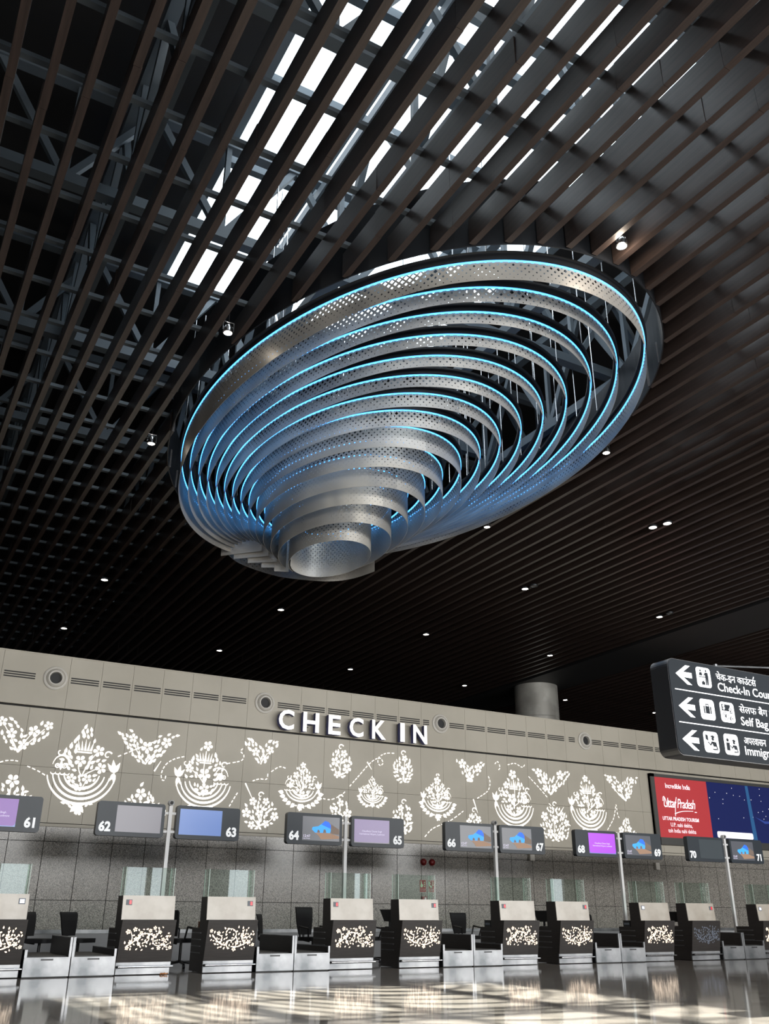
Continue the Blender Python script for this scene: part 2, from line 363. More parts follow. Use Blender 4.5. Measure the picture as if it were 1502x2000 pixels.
# roof trusses above the slats
def truss(axis, pos, a0, a1, step, label, z0=10.7, z1=12.6):
    ctr = (pos, (a0+a1)/2, z0) if axis == 'y' else ((a0+a1)/2, pos, z0)
    t = thing('roof_truss', label, 'roof truss', ctr)
    P = (lambda a, z: (pos, a, z)) if axis == 'y' else (lambda a, z: (a, pos, z))
    def bar(p, q, r): return MB().tube(p, q, r, 4)
    bar(P(a0, z0), P(a1, z0), 0.13).build('bottom_chord', M['grey_steel'], t); bar(P(a0, z1), P(a1, z1), 0.13).build('top_chord', M['grey_steel'], t)
    n = int((a1-a0)/step); wb = MB()
    for i in range(n):
        a = a0+i*step; wb.tube(P(a, z0), P(a+step/2, z1), 0.075, 4).tube(P(a+step/2, z1), P(a+step, z0), 0.075, 4).tube(P(a, z0), P(a, z1), 0.06, 4)
    wb.build('web', M['grey_steel'], t)
for i, y in enumerate((7.0, 11.0, 15.0, 18.6)):
    truss('x', y, -4, 20, 2.4, 'grey steel roof truss crossing under the skylight, %s row from the top of the picture' % nth(i+1))
for i, x in enumerate((1.6, 4.9, 8.2, 11.0)):
    truss('y', x, 1, 24, 2.3, 'grey steel roof truss running along the slats, %s row from the left' % nth(i+1), 10.2, 12.3)

# ------------------------------------------------------------------ the ring chandelier
ZL, K0 = 8.95, 0.9938
HN = [.30, .23, .19, .185, .19, .21, .25, .31, .41, .52, .65, .76, .90, 1.04]
RCH = thing('ring_chandelier', 'huge chandelier of nested oval perforated metal rings edged in blue light', 'chandelier', (7.5, 14.0, ZL))
def ringpar(k):
    if k == 13: return 7.86, 16.36, 1.23
    return (7.348+.045*k)*K0, (12.97+.2725*k)*K0, (5.654-.333*k)*K0
def ring(k):
    cx_, cy_, a = ringpar(k); b = a*(.625+.002*k)
    amp = max(0, .34*(1-k/9)); n = 200
    last = (k == 13)
    pts = []; arc = 0; prev = None
    for i in range(n+1):
        th = -PI*0.5+2*PI*i/n
        s = 1.0
        if last: th = math.radians(118)+2*PI*1.06*i/n; s = 1.0-0.05*i/n
        x, y = cx_+b*s*math.cos(th), cy_+a*s*math.sin(th)
        if prev: arc += math.hypot(x-prev[0], y-prev[1])
        prev = (x, y)
        h = HN[k]+amp*max(0, math.cos(th-math.radians(150)))**1.3
        nx, ny = a*math.cos(th), b*math.sin(th); l = math.hypot(nx, ny)
        pts.append((x, y, nx/l, ny/l, h, arc))
    o0 = RCH.location
    def band(name, za, zb, t0, t1, mt, uv=False):
        vv, ff, ua_, us_ = [], [], [], []
        for x, y, nx, ny, h, s in pts:
            A = ZL+za if za is not None else ZL-h
            B = ZL+zb
            for t, z in ((t1, A), (t1, B), (t0, B), (t0, A)): vv.append((x+nx*t-o0.x, y+ny*t-o0.y, z-o0.z))
        for i in range(len(pts)-1):
            for j in range(4):
                f = (4*i+j, 4*i+4+j, 4*i+4+(j+1) % 4, 4*i+(j+1) % 4); ff.append(f)
        if last: ff.append((0, 1, 2, 3)); e = 4*(len(pts)-1); ff.append((e, e+3, e+2, e+1))
        me = bpy.data.meshes.new(name); me.from_pydata(vv, [], ff); me.materials.append(mt)
        if uv:
            L1 = me.uv_layers.new(name='arc'); L2 = me.uv_layers.new(name='share')
            for lp in me.loops:
                i, j = divmod(lp.vertex_index, 4); h = pts[i][4]; dn = h if j in (0, 3) else 0.0
                L1.data[lp.index].uv = (pts[i][5], dn); L2.data[lp.index].uv = (0, dn/h)
        me.polygons.foreach_set('use_smooth', [True]*len(me.polygons))
        ob = bpy.data.objects.new(name, me); C.objects.link(ob)
        md = ob.modifiers.new('edges', 'EDGE_SPLIT'); md.split_angle = math.radians(50)
        return ob
    r = band('perforated_ring', None, 0.0, -0.002, 0.002, M['perf'], True); r.parent = RCH
    for o in (band('led_strip', 0.0, 0.019, -0.013, 0.013, M['led']), band('upper_band', 0.03, 0.115, -0.012, 0.012, M['dark_steel']), band('rim', 0.115, 0.15, -0.045, 0.045, M['black'])): o.parent = r
    m_ = 8 if k < 8 else 5
    for i in range(m_):
        x, y, *_ = pts[int((i+0.5)*n/m_)]
        MB().tube((x, y, ZL+0.15), (x, y, 12.3), 0.009, 5).build('suspension_rod', M['chrome'], RCH)
for k in range(14): ring(k)
# straight end plates where the inner rings close at the far left, and the deep outer band behind them
def sheet(name, pts, zt, led=False):
    o0 = RCH.location; n = len(pts); vv, arc = [], [0.0]
    for p, q in zip(pts, pts[1:]): arc.append(arc[-1]+math.hypot(q[0]-p[0], q[1]-p[1]))
    for k, (x, y, z) in enumerate(pts):
        p, q = pts[max(k-1, 0)], pts[min(k+1, n-1)]; l = math.hypot(q[0]-p[0], q[1]-p[1]); nx, ny = (q[1]-p[1])/l*0.002, -(q[0]-p[0])/l*0.002
        vv += [(x+nx, y+ny, z), (x+nx, y+ny, zt), (x-nx, y-ny, zt), (x-nx, y-ny, z)]
    ff = [(4*i+j, 4*i+4+j, 4*i+4+(j+1) % 4, 4*i+(j+1) % 4) for i in range(n-1) for j in range(4)]+[(0, 1, 2, 3), (4*n-4, 4*n-1, 4*n-2, 4*n-3)]
    me = bpy.data.meshes.new(name); me.from_pydata([tuple(Vector(p)-o0) for p in vv], [], ff); me.materials.append(M['perf'])
    L1 = me.uv_layers.new(name='arc'); L2 = me.uv_layers.new(name='share')
    for lp in me.loops:
        k, j = divmod(lp.vertex_index, 4); dn = zt-vv[lp.vertex_index][2]
        L1.data[lp.index].uv = (arc[k]+pts[0][0], dn); L2.data[lp.index].uv = (0, dn/(zt-pts[k][2]))
    o = bpy.data.objects.new(name, me); C.objects.link(o); o.parent = RCH
    if led:
        MB().tube((*pts[0][:2], zt+0.01), (*pts[-1][:2], zt+0.01), 0.013, 6).build('led_strip', M['led'], o)
    return o
for (ax, ay), (bx, by), t_ in (((6.65, 20.04), (7.30, 19.33), .92), ((7.0, 20.08), (7.58, 19.53), .9075), ((7.41, 20.17), (7.94, 19.78), .895), ((7.83, 20.30), (8.28, 20.04), .882), ((8.22, 20.38), (8.52, 20.26), .870)):
    z = 0.9594+8.0406*t_; bx, by = ax+(bx-ax)*1.15, ay+(by-ay)*1.15
    sheet('end_plate', [(ax*t_, ay*t_, z), ((ax+bx)/2*t_, (ay+by)/2*t_, z), (bx*t_, by*t_, z)], ZL, True)
SH = [(9.10, 16.6, 7.95), (8.85, 17.25, 7.93), (8.42, 17.72, 7.94), (7.71, 18.45, 8.13), (7.13, 18.80, 8.32), (6.59, 18.78, 8.44), (6.08, 18.35, 8.52), (5.57, 17.98, 8.56), (5.0, 17.37, 8.60), (4.57, 16.57, 8.64), (4.21, 15.57, 8.68)]
def sm3(P, n=8):
    out = []
    for i in range(len(P)-1):
        p0, p1, p2, p3 = P[max(i-1, 0)], P[i], P[i+1], P[min(i+2, len(P)-1)]
        for k in range(n):
            t = k/n; out.append(tuple(0.5*(2*p1[j]+(p2[j]-p0[j])*t+(2*p0[j]-5*p1[j]+4*p2[j]-p3[j])*t*t+(3*p1[j]-p0[j]-3*p2[j]+p3[j])*t**3) for j in range(3)))
    return out+[P[-1]]
sheet('deep_band', sm3(SH), ZL-0.02)

# ------------------------------------------------------------------ ceiling lamps
def downlight(x, y, label, on=True, z=8.962):
    k_ = round((x-S0)/SP); d_ = x-(S0+SP*k_)
    if abs(d_) > 0.135: x -= math.copysign(abs(d_)-0.135, d_)
    t = thing('downlight', label, 'downlight', (x, y, z), 'round downlights between the slats')
    MB().lathe((x, y, z), (0, 0, 1), [(0.085, 0.012), (0.087, 0.0), (0.108, 0.0), (0.112, 0.012), (0.112, 0.0375), (0.0, 0.0375)], 24).build('housing', M['dark_steel'], t, smooth=True)
    MB().disc((x, y, z+0.010), (0, 0, -1), 0.086, 24).build('lens', M['lamp'] if on else M['lamp_off'], t)
    if on:
        l = light('SPOT', 'lamp', (0, 0, -0.02), (0, 0, 0), 60, (1, 0.88, 0.74), spot_size=math.radians(95), spot_blend=0.6, shadow_soft_size=0.08); l.parent = t
    return t
rows = {'row nearest the beige wall': 28.35, 'second row out from the beige wall': 23.2, 'third row out from the beige wall': 18.15}
for ri, (rn, y) in enumerate(rows.items()):
    for ci in range(6):
        x = 4.62+4.98*ci
        if ri == 2 and ci in (0, 1): continue
        if ci == 5 and ri > 0: continue
        downlight(x, y, 'lit round downlight in the %s, %s from the left' % (rn, nth(ci+1 if ri < 2 else ci-1)))
downlight(14.50, 13.31, 'lit downlight, lower left of the pair side by side right of the rings')
downlight(14.56, 12.98, 'lit downlight, upper right of the pair side by side right of the rings')
downlight(14.66, 17.85, 'unlit downlight right beside a lit one below the paired lamps', False)
downlight(19.56, 17.75, 'unlit downlight right beside a lit one at the far right', False)
def spot(x, y, z, label, spill=0):
    t = thing('spotlight', label, 'spotlight', (x, y, z), 'hanging spotlights round the oval opening')
    MB().lathe((x, y, z), (0, 0, 1), [(0.062, 0.0), (0.078, 0.005), (0.078, 0.06), (0.05, 0.13), (0.025, 0.15)], 20).build('housing', M['chrome'], t, smooth=True)
    MB().disc((x, y, z+0.004), (0, 0, -1), 0.066, 20).build('lens', M['lamp'], t)
    MB().tube((x-0.085, y, z+0.05), (x-0.085, y, z+0.2), 0.008, 6).tube((x+0.085, y, z+0.05), (x+0.085, y, z+0.2), 0.008, 6).tube((x-0.085, y, z+0.2), (x+0.085, y, z+0.2), 0.008, 6).build('bracket', M['chrome'], t)
    yc = 3.05+0.971*round((y-3.05)/0.971)
    MB().tube((x, y, z+0.2), (x, y, 9.388), 0.008, 6).tube((x, y, 9.388), (x, yc, 9.388), 0.008, 6).build('cable', M['plastic'], t)
    l = light('SPOT', 'lamp', (0, 0, -0.03), (0, 0, 0), 120, (1, 0.86, 0.7), shadow_soft_size=0.06, spot_size=math.radians(80), spot_blend=0.7); l.parent = t
    if spill: l = light('POINT', 'lamp_spill', (0, 0, -0.09), (0, 0, 0), spill, (1, 0.86, 0.7), shadow_soft_size=0.06); l.parent = t
spot(3.479, 11.05, 8.98, 'lit spotlight hanging at the upper left rim of the oval opening')
spot(3.479, 15.12, 8.98, 'lit spotlight hanging left of the ring chandelier, lower one')
spot(7.29, 6.62, 8.98, 'brightest lit spotlight, hanging above the top right of the rings', 16)
spot(11.11, 11.12, 8.98, 'lit spotlight hanging below the right flank of the rings')
spot(11.11, 15.02, 8.88, 'lit spotlight half hidden by the lower edge of the rings')
spot(-0.335, 8.12, 8.98, 'lit spotlight at the far left edge of the picture')

# ------------------------------------------------------------------ on the wall: vents, nozzles, letters
def nozzle(x, z, i):
    t = thing('air_nozzle', 'round air nozzle in the beige wall, %s from the left' % nth(i), 'air nozzle', (x, YW-0.07, z), 'round air nozzles along the wall')
    y = YW-0.07
    MB().lathe((x, y, z), (0, -1, 0), [(0.275, 0), (0.275, 0.02), (0.26, 0.035), (0.225, 0.04), (0.215, 0.02)], 36).build('flange', M['offwhite'], t, smooth=True)
    MB().lathe((x, y, z), (0, -1, 0), [(0.215, 0.02), (0.2, 0.06), (0.165, 0.09), (0.14, 0.085), (0.125, 0.03), (0.125, 0.005)], 36).build('nozzle_cone', M['offwhite'], t, smooth=True)
    MB().disc((x, y-0.006, z), (0, -1, 0), 0.126, 30).build('opening', M['black'], t)
for i, x in enumerate((3.52, 8.80, 14.24, 19.65, 24.9)): nozzle(x, 5.94, i+1)
vent_spans = []
for i in range(-1, 36):
    if i in dbl or i in sec: continue
    vent_spans.append((XP+i*PW+0.05, XP+(i+1)*PW-0.05))
vent_spans += [(2.38, 3.07), (9.17, 9.80), (13.66, 13.86), (14.56, 15.06), (19.0, 19.24), (19.92, 20.32), (24.3, 24.55), (25.2, 25.6)]
vent_spans.sort()
for i, (a, b) in enumerate(vent_spans):
    t = thing('air_vent', 'slotted air vent in the upper beige wall, %s from the left' % nth(i+1), 'air vent', ((a+b)/2, YW-0.07, 5.86), 'three slot air vents along the wall')
    for z in (5.875, 5.93, 5.985): MB().box(a, b, YW-0.078, YW-0.068, z-0.014, z+0.014).build('slot', M['black'], t)
M['halo'] = flat('letter_side_shadow', (60, 66, 128), 0.0)  # bluish side shadow of the letters, put into the colour of their returns
t = thing('letter_sign', 'lit white capital letters spelling CHECK IN on the beige wall', 'sign', (11.5, YW-0.07, 5.32))
for ch, xa, xb in (('C', 9.24, 9.66), ('H', 9.82, 10.24), ('E', 10.47, 10.79), ('C', 10.97, 11.37), ('K', 11.58, 12.0), ('I', 12.55, 12.68), ('N', 13.03, 13.83)):
    pass
def sign_letter(ch, x0, x1, z0, h):
    y = YW-0.25
    o = text(ch, 1.0, 0, 0, 0, M['glow_white'], 'letter', None, bold=0.0)
    vs_ = [v.co.copy() for v in o.data.vertices]; mnx = min(v.x for v in vs_); mxx = max(v.x for v in vs_); mnz = min(v.z for v in vs_); mxz = max(v.z for v in vs_)
    bpy.data.objects.remove(o)
    s = h/(mxz-mnz)
    o = text(ch, s, 0, y, 0, M['glow_white'], 'letter', t, bold=0.022, extrude=0.07)
    o0 = t.location
    me = o.data; xs_ = [v.co.x+o0.x for v in me.vertices]; zs_ = [v.co.z+o0.z for v in me.vertices]
    a, b, c, d = min(xs_), max(xs_), min(zs_), max(zs_)
    for v in me.vertices:
        v.co.x = x0+(v.co.x+o0.x-a)/(b-a)*(x1-x0)-o0.x; v.co.z = z0+(v.co.z+o0.z-c)/(d-c)*h-o0.z
    me.materials.append(M['halo'])
    for p in me.polygons: p.material_index = 0 if p.normal.y < -0.7 else 1
    MB().tube(((x0+x1)/2, y+0.07, z0+h*0.3), ((x0+x1)/2, YW-0.06, z0+h*0.3), 0.012, 6).build('standoff', M['steel'], o)
for ch, xa, xb in (('C', 9.12, 9.55), ('H', 9.81, 10.27), ('E', 10.55, 10.91), ('C', 11.18, 11.6), ('K', 11.87, 12.3), ('I', 12.76, 12.90), ('N', 13.18, 13.63)):
    sign_letter(ch, xa, xb, 5.27, 0.51)

# ------------------------------------------------------------------ back-lit floral cut-outs in the wall panels
class Flo:
    """flat outlines in the wall plane (x, z)"""
    def __init__(s, seed): s.p = []; s.r = random.Random(seed)
    def flower(s, x, z, r, rot=None):
        rot = s.r.uniform(0, 6.28) if rot is None else rot
        for k in range(5):
            a = rot+2*PI*k/5; pts = []
            for t, wd in ((0.16, 0.03), (0.45, 0.25), (0.72, 0.33), (0.92, 0.24), (1.0, 0.06)): pts.append((t, wd))
            out = [(t, -wd) for t, wd in pts]+[(t, wd) for t, wd in reversed(pts)]
            s.p.append([(x+r*(t*math.cos(a)-wd*math.sin(a)), z+r*(t*math.sin(a)+wd*math.cos(a))) for t, wd in out])
    def leaf(s, x, z, l, a, wd=0.24):
        pts = [(0, 0), (0.25, -wd), (0.55, -wd*0.95), (1, 0), (0.55, wd*0.95), (0.25, wd)]
        s.p.append([(x+l*(t*math.cos(a)-b*math.sin(a)), z+l*(t*math.sin(a)+b*math.cos(a))) for t, b in pts])
    def line(s, pts, w0, w1=None):
        w1 = w0 if w1 is None else w1; n = len(pts)
        for i in range(n-1):
            (ax, az), (bx, bz) = pts[i], pts[i+1]; l = math.hypot(bx-ax, bz-az) or 1e-6; nx, nz = -(bz-az)/l, (bx-ax)/l
            wa, wb = w0+(w1-w0)*i/(n-1), w0+(w1-w0)*(i+1)/(n-1)
            s.p.append([(ax-nx*wa, az-nz*wa), (bx-nx*wb, bz-nz*wb), (bx+nx*wb, bz+nz*wb), (ax+nx*wa, az+nz*wa)])
    def curl(s, x, z, r, a, w, turn=1):
        pts = []
        for i in range(11):
            t = i/10; rr = r*(1-0.75*t); an = a+turn*t*5.0; pts.append((x+rr*math.cos(an), z+rr*math.sin(an)))
        s.line(pts, w, w*0.5)
    def arc(s, cx, cz, rx, rz, a0, a1, w0, w1, n=22):
        o, q = [], []
        for i in range(n+1):
            t = i/n; a = math.radians(a0+(a1-a0)*t); w = (w0*(1-t)+w1*t)*(0.35+0.65*math.sin(PI*min(max(t, 0.04), 0.96)))
            o.append((cx+(rx+w/2)*math.cos(a), cz+(rz+w/2)*math.sin(a))); q.append((cx+(rx-w/2)*math.cos(a), cz+(rz-w/2)*math.sin(a)))
        for i in range(n): s.p.append([o[i], o[i+1], q[i+1], q[i]])
    def fill(s, inside, bbox, base, rf, gap=0.95, leaves=90):
        x0, x1, z0, z1 = bbox; fl = []
        for _ in range(900):
            x, z = s.r.uniform(x0, x1), s.r.uniform(z0, z1)
            r = rf*s.r.uniform(0.75, 1.15)
            if all(inside(x+r*math.cos(q)*0.8, z+r*math.sin(q)*0.8) for q in (0.3, 1.6, 2.9, 4.1, 5.4)) and all(math.hypot(x-a, z-b) > gap*1.6*(r+c) for a, b, c in fl): fl.append((x, z, r))
        for x, z, r in fl:
            s.flower(x, z, r)
            mx_, mz_ = (x+base[0])/2+s.r.uniform(-rf, rf), (z+base[1])/2+s.r.uniform(-rf, rf)*0.6
            pts = [((1-t)**2*base[0]+2*t*(1-t)*mx_+t*t*x, (1-t)**2*base[1]+2*t*(1-t)*mz_+t*t*z) for t in [i/6 for i in range(6)]]
            s.line(pts, rf*0.085, rf*0.05)
        lf = []
        for _ in range(2200):
            if len(lf) >= leaves: break
            x, z = s.r.uniform(x0, x1), s.r.uniform(z0, z1); l = rf*s.r.uniform(0.75, 1.15)
            a = math.atan2(z-base[1], x-base[0])+s.r.uniform(-0.8, 0.8)
            cx_, cz_ = x+l/2*math.cos(a), z+l/2*math.sin(a)
            if inside(cx_, cz_) and inside(x+l*math.cos(a), z+l*math.sin(a)) and all(math.hypot(cx_-p, cz_-q) > r*1.08+l*0.42 for p, q, r in fl) and all(math.hypot(cx_-p, cz_-q) > l*0.66 for p, q in lf):
                lf.append((cx_, cz_)); s.leaf(x, z, l, a)
    def mesh(s, name, mt, y, parent=None, origin=None, th=0.006, lean=None):
        mb = MB()
        for pts in s.p:
            ar = sum(pts[i][0]*pts[(i+1) % len(pts)][1]-pts[(i+1) % len(pts)][0]*pts[i][1] for i in range(len(pts)))
            if ar < 0: pts = pts[::-1]
            f = (lambda z: y) if lean is None else lean
            mb.poly([(x, f(z)-th, z) for x, z in pts])
        return mb.build(name, mt, parent, origin=origin)
def in_poly(P):
    def f(x, z):
        c = False
        for i in range(len(P)):
            (ax, az), (bx, bz) = P[i], P[i-1]
            if (az > z) != (bz > z) and x < (bx-ax)*(z-az)/(bz-az)+ax: c = not c
        return c
    return f
YP = YW-0.02
BASKETS = [[4.43, 5.01, 2.89, 3.63, 5.25], [7.35, 4.94, 3.00, 6.62, 8.09], [9.97, 4.62, 3.33, 9.42, 10.52], [12.06, 4.36, 3.52, 11.66, 12.47], [14.14, 4.60, 3.30, 13.62, 14.69], [16.79, 4.92, 3.02, 16.02, 17.50], [19.62, 5.0, 3.02, 18.86, 20.36]]
BLAB = ['largest lit basket of flowers with a crown and twin fish, left of monitor 62', 'lit basket of flowers with a crown, above monitor 63', 'lit teardrop bouquet with one fish, between the first S and monitor 64', 'smallest lit basket with a fish, below the C of CHECK', 'lit teardrop bouquet with one fish, above monitor 66', 'lit basket of flowers with a crown, above monitor 67', 'lit basket of flowers with a crown, above monitor 68']
BLAB[2] = 'lit teardrop bouquet with one fish, above monitor 64'; BLAB[3] = 'smallest lit basket with a fish, above monitor 65'
def basket(i, cx, zt, zb, x0, x1):
    rich = i in (0, 1, 5, 6); flip = -1 if i in (0, 2) else 1
    t = thing('lit_basket_cutout', BLAB[i], 'wall cutout', (cx, YP, (zt+zb)/2), 'basket shaped lit cutouts on the wall')
    H, Wd = zt-zb, x1-x0; zm = zb+H*(0.47 if rich else 0.42); hw = Wd*0.36
    up = [(cx-hw, zm), (cx-hw*0.98, zm+0.25*(zt-zm)), (cx-hw*0.55, zm+0.6*(zt-zm)), (cx-hw*0.14, zt-0.05*H), (cx, zt), (cx+hw*0.14, zt-0.05*H), (cx+hw*0.55, zm+0.6*(zt-zm)), (cx+hw*0.98, zm+0.25*(zt-zm)), (cx+hw, zm)]
    low = [(cx-hw*0.62, zm-0.02*H), (cx+hw*0.62, zm-0.02*H), (cx+hw*0.45, zm-0.15*H), (cx, zm-0.21*H), (cx-hw*0.45, zm-0.15*H)]
    f = Flo(20+i); rf = Wd*0.092
    zc = zm+0.42*(zt-zm); cw = Wd*0.10
    ip = in_poly(up)
    body_in = (lambda x, z: ip(x, z) and not (rich and abs(x-cx) < cw*1.15 and zc-0.05*H < z < zc+0.15*H))
    f.fill(body_in, (x0, x1, zm, zt), (cx, zm-0.05*H), rf)
    f.fill(in_poly(low), (cx-hw, cx+hw, zm-0.22*H, zm), (cx, zm-0.2*H), rf*0.9, leaves=26)
    for sgn in (-1, 1): f.curl(cx+sgn*hw*0.92, zm+0.36*(zt-zm), rf*0.7, 0.5, rf*0.12, sgn)
    f.mesh('flowers', M['glow_floral'], YP, t)
    if rich:
        c = Flo(0); c.p.append([(cx-cw, zc-0.025*H), (cx+cw, zc-0.025*H), (cx+cw, zc-0.01*H), (cx-cw, zc-0.01*H)])
        for k in range(5):
            xx = cx-cw+cw*0.5*k*0.8+cw*0.2; dx = (k-2)*cw*0.16
            c.p.append([(xx-cw*0.17, zc), (xx+cw*0.17, zc), (xx+dx, zc+0.13*H*(1.0 if k == 2 else 0.85))])
        c.mesh('crown', M['glow_floral'], YP, t)
    b = Flo(1); n = 4 if rich else 3
    for k in range(n):
        r = Wd*(0.475-0.075*k) if rich else Wd*(0.40-0.085*k)
        b.arc(cx, zm, r, r*(0.92 if rich else 0.72), 190, 350, Wd*0.035, Wd*0.035)
    b.mesh('basket_bands', M['glow_floral'], YP, t)
    fi = Flo(2); hx, hz = cx+flip*Wd*0.30, zm+0.045*H; e = Wd*0.045
    for ex in (-1.05, 1.05):
        fi.arc(hx+ex*e, hz, e*0.62, e*0.62, 0, 359, e*0.36, e*0.36, 14); fi.arc(hx+ex*e, hz, e*0.12, e*0.12, 0, 359, e*0.25, e*0.25, 8)
    fi.leaf(hx, hz-e*1.3, e*3.4, PI/2, 0.14); fi.arc(hx, hz-e*0.4, e*2.6, e*3.6, 12, 168, e*0.4, e*0.4)
    for k in range(4): fi.arc(hx-e*2.1+e*1.4*k, hz-e*2.0, e*0.75, e*0.6, 180, 360, e*0.36, e*0.36, 8)
    fi.mesh('fish_head', M['glow_floral'], YP, t)
    ta = Flo(3); tx, tz = cx-flip*Wd*0.45, zm+0.01*H
    for a, l in ((80, 0.19), (115, 0.17), (50, 0.17), (265, 0.15), (295, 0.13)): ta.leaf(tx, tz, Wd*l, math.radians(a if flip > 0 else 180-a), 0.17)
    ta.mesh('fish_tail', M['glow_floral'], YP, t)
    bo = Flo(4+i); zq = zm-(0.46 if rich else 0.42)*Wd*0.92
    dn = [(cx-Wd*0.26, zq-0.0), (cx+Wd*0.26, zq), (cx+Wd*0.12, zb+0.12*H), (cx+0.05*Wd, zb), (cx-0.05*Wd, zb), (cx-Wd*0.12, zb+0.12*H)]
    bo.fill(in_poly(dn), (cx-Wd*0.3, cx+Wd*0.3, zb, zq), (cx, zb+0.1*H), rf*0.8, leaves=40)
    if not rich:
        for sgn in (-1, 1):
            for k in range(5):
                a = math.radians(270+sgn*(20+k*13)); bo.leaf(cx+Wd*0.47*math.cos(a), zm+Wd*0.36*math.sin(a)-0.01, Wd*0.14, a+sgn*0.5, 0.32)
    for a in (225, 270, 315): bo.leaf(cx, zb+0.12*H, Wd*0.13, math.radians(a), 0.3)
    bo.mesh('lower_bouquet', M['glow_floral'], YP, t)
for i, b in enumerate(BASKETS): basket(i, *b)

def spray(poly, base, rf, seed, label, name='lit_floral_cutout', leaves=80, curls=()):
    f = Flo(seed); xs_ = [p[0] for p in poly]; zs_ = [p[1] for p in poly]
    ip = in_poly(poly)
    inside = lambda x, z: ip(x, z) and ZB+0.02 < z < ZU-0.06
    f.fill(inside, (min(xs_), max(xs_), min(zs_), max(zs_)), base, rf, 0.9, leaves)
    for x, z in curls: f.curl(x, z, rf*0.7, 0.4, rf*0.12)
    o = f.mesh(name, M['glow_floral'], YP, None, origin=(base[0], YP, base[1]))
    tag(o, label, 'wall cutout', 'flower spray lit cutouts on the wall')
VEES = [[2.32, 4.95, 3.79, 4.97, 2.97, 4.10], [5.08, 4.95, 6.68, 4.92, 5.87, 4.06], [8.28, 5.03, 9.34, 5.03, 8.81, 4.31], [14.76, 5.01, 15.84, 5.04, 15.25, 4.31], [17.44, 4.97, 19.07, 4.97, 18.17, 4.12], [20.34, 4.99, 21.81, 5.01, 21.19, 4.11]]
VL = ['lit V shaped spray of flowers at the far upper left of the wall', 'lit V shaped spray of flowers between the two largest left baskets', 'lit V shaped spray of flowers below the left of the word CHECK', 'lit V shaped spray of flowers right of the bouquet above monitor 66', 'lit V shaped spray of flowers between the baskets above monitors 67 and 68', 'lit V shaped spray of flowers next to the advertising panel']
for i, (a, za, b, zb_, c, zc) in enumerate(VEES):
    m_ = (a+b)/2; zt = (za+zb_)/2; h = zt-zc
    spray([(a, zt-0.02), (a+0.26*(b-a), zt+0.02), (m_-0.02*(b-a), zt-0.30*h), (b-0.26*(b-a), zt+0.02), (b, zt-0.02), (b-0.14*(b-a), zt-0.34*h), (c+0.13*(b-a), zc+0.2*h), (c, zc), (c-0.13*(b-a), zc+0.2*h), (a+0.14*(b-a), zt-0.34*h)], (c, zc+0.12*h), 0.135, 60+i, VL[i])
OVALS = [[10.75, 11.42, 11.08, 4.99, 4.19], [12.67, 13.36, 13.02, 4.99, 4.18], [8.36, 9.35, 8.86, 3.62, 2.80], [10.77, 11.45, 11.10, 3.69, 3.0], [12.66, 13.37, 13.03, 3.69, 2.84], [15.06, 15.65, 15.35, 3.60, 2.85], [17.70, 18.83, 18.28, 3.93, 2.84]]
OL = ['lit oval spray of flowers directly under the H and E of CHECK', 'lit oval spray of flowers directly under the letters I and N', 'lit spray of flowers between monitors 63 and 64', 'lit spray of flowers behind the pole between monitors 64 and 65', 'lit spray of flowers at the upper right corner of monitor 65', 'lit spray of flowers at the right of monitor 66, low on the wall', 'lit spray of flowers between monitors 67 and 68']
for i, (a, b, c, zt, zb_) in enumerate(OVALS):
    w2, zm = (b-a)/2, (zt+zb_)/2; P = []
    for k in range(20):
        q = 2*PI*k/20; P.append(((a+b)/2+w2*math.cos(q), zm+(zt-zb_)/2*math.sin(q)*(1.0 if abs(math.cos(q)) > 0.3 else 0.95)))
    spray(P, ((a+b)/2, zb_+0.1), 0.125, 80+i, OL[i], curls=((c, zt+0.02),))
MOUNDS = [[2.98, 3.80, 2.35, 3.62], [5.87, 3.78, 5.30, 6.50], [21.14, 3.78, 20.5, 21.65]]
ML = ['lit mound shaped spray of flowers behind monitor 61', 'lit mound shaped spray of flowers behind monitor 62', 'lit mound shaped spray of flowers behind monitor 69']
for i, (c, zt, a, b) in enumerate(MOUNDS):
    spray([(c, zt), (c+0.15, zt-0.2), (b-0.1, zt-0.5), (b, zt-0.62), (b-0.1, zt-0.9), (a+0.1, zt-0.9), (a, zt-0.62), (a+0.1, zt-0.5), (c-0.15, zt-0.2)], (c, zt-0.8), 0.135, 100+i, ML[i])
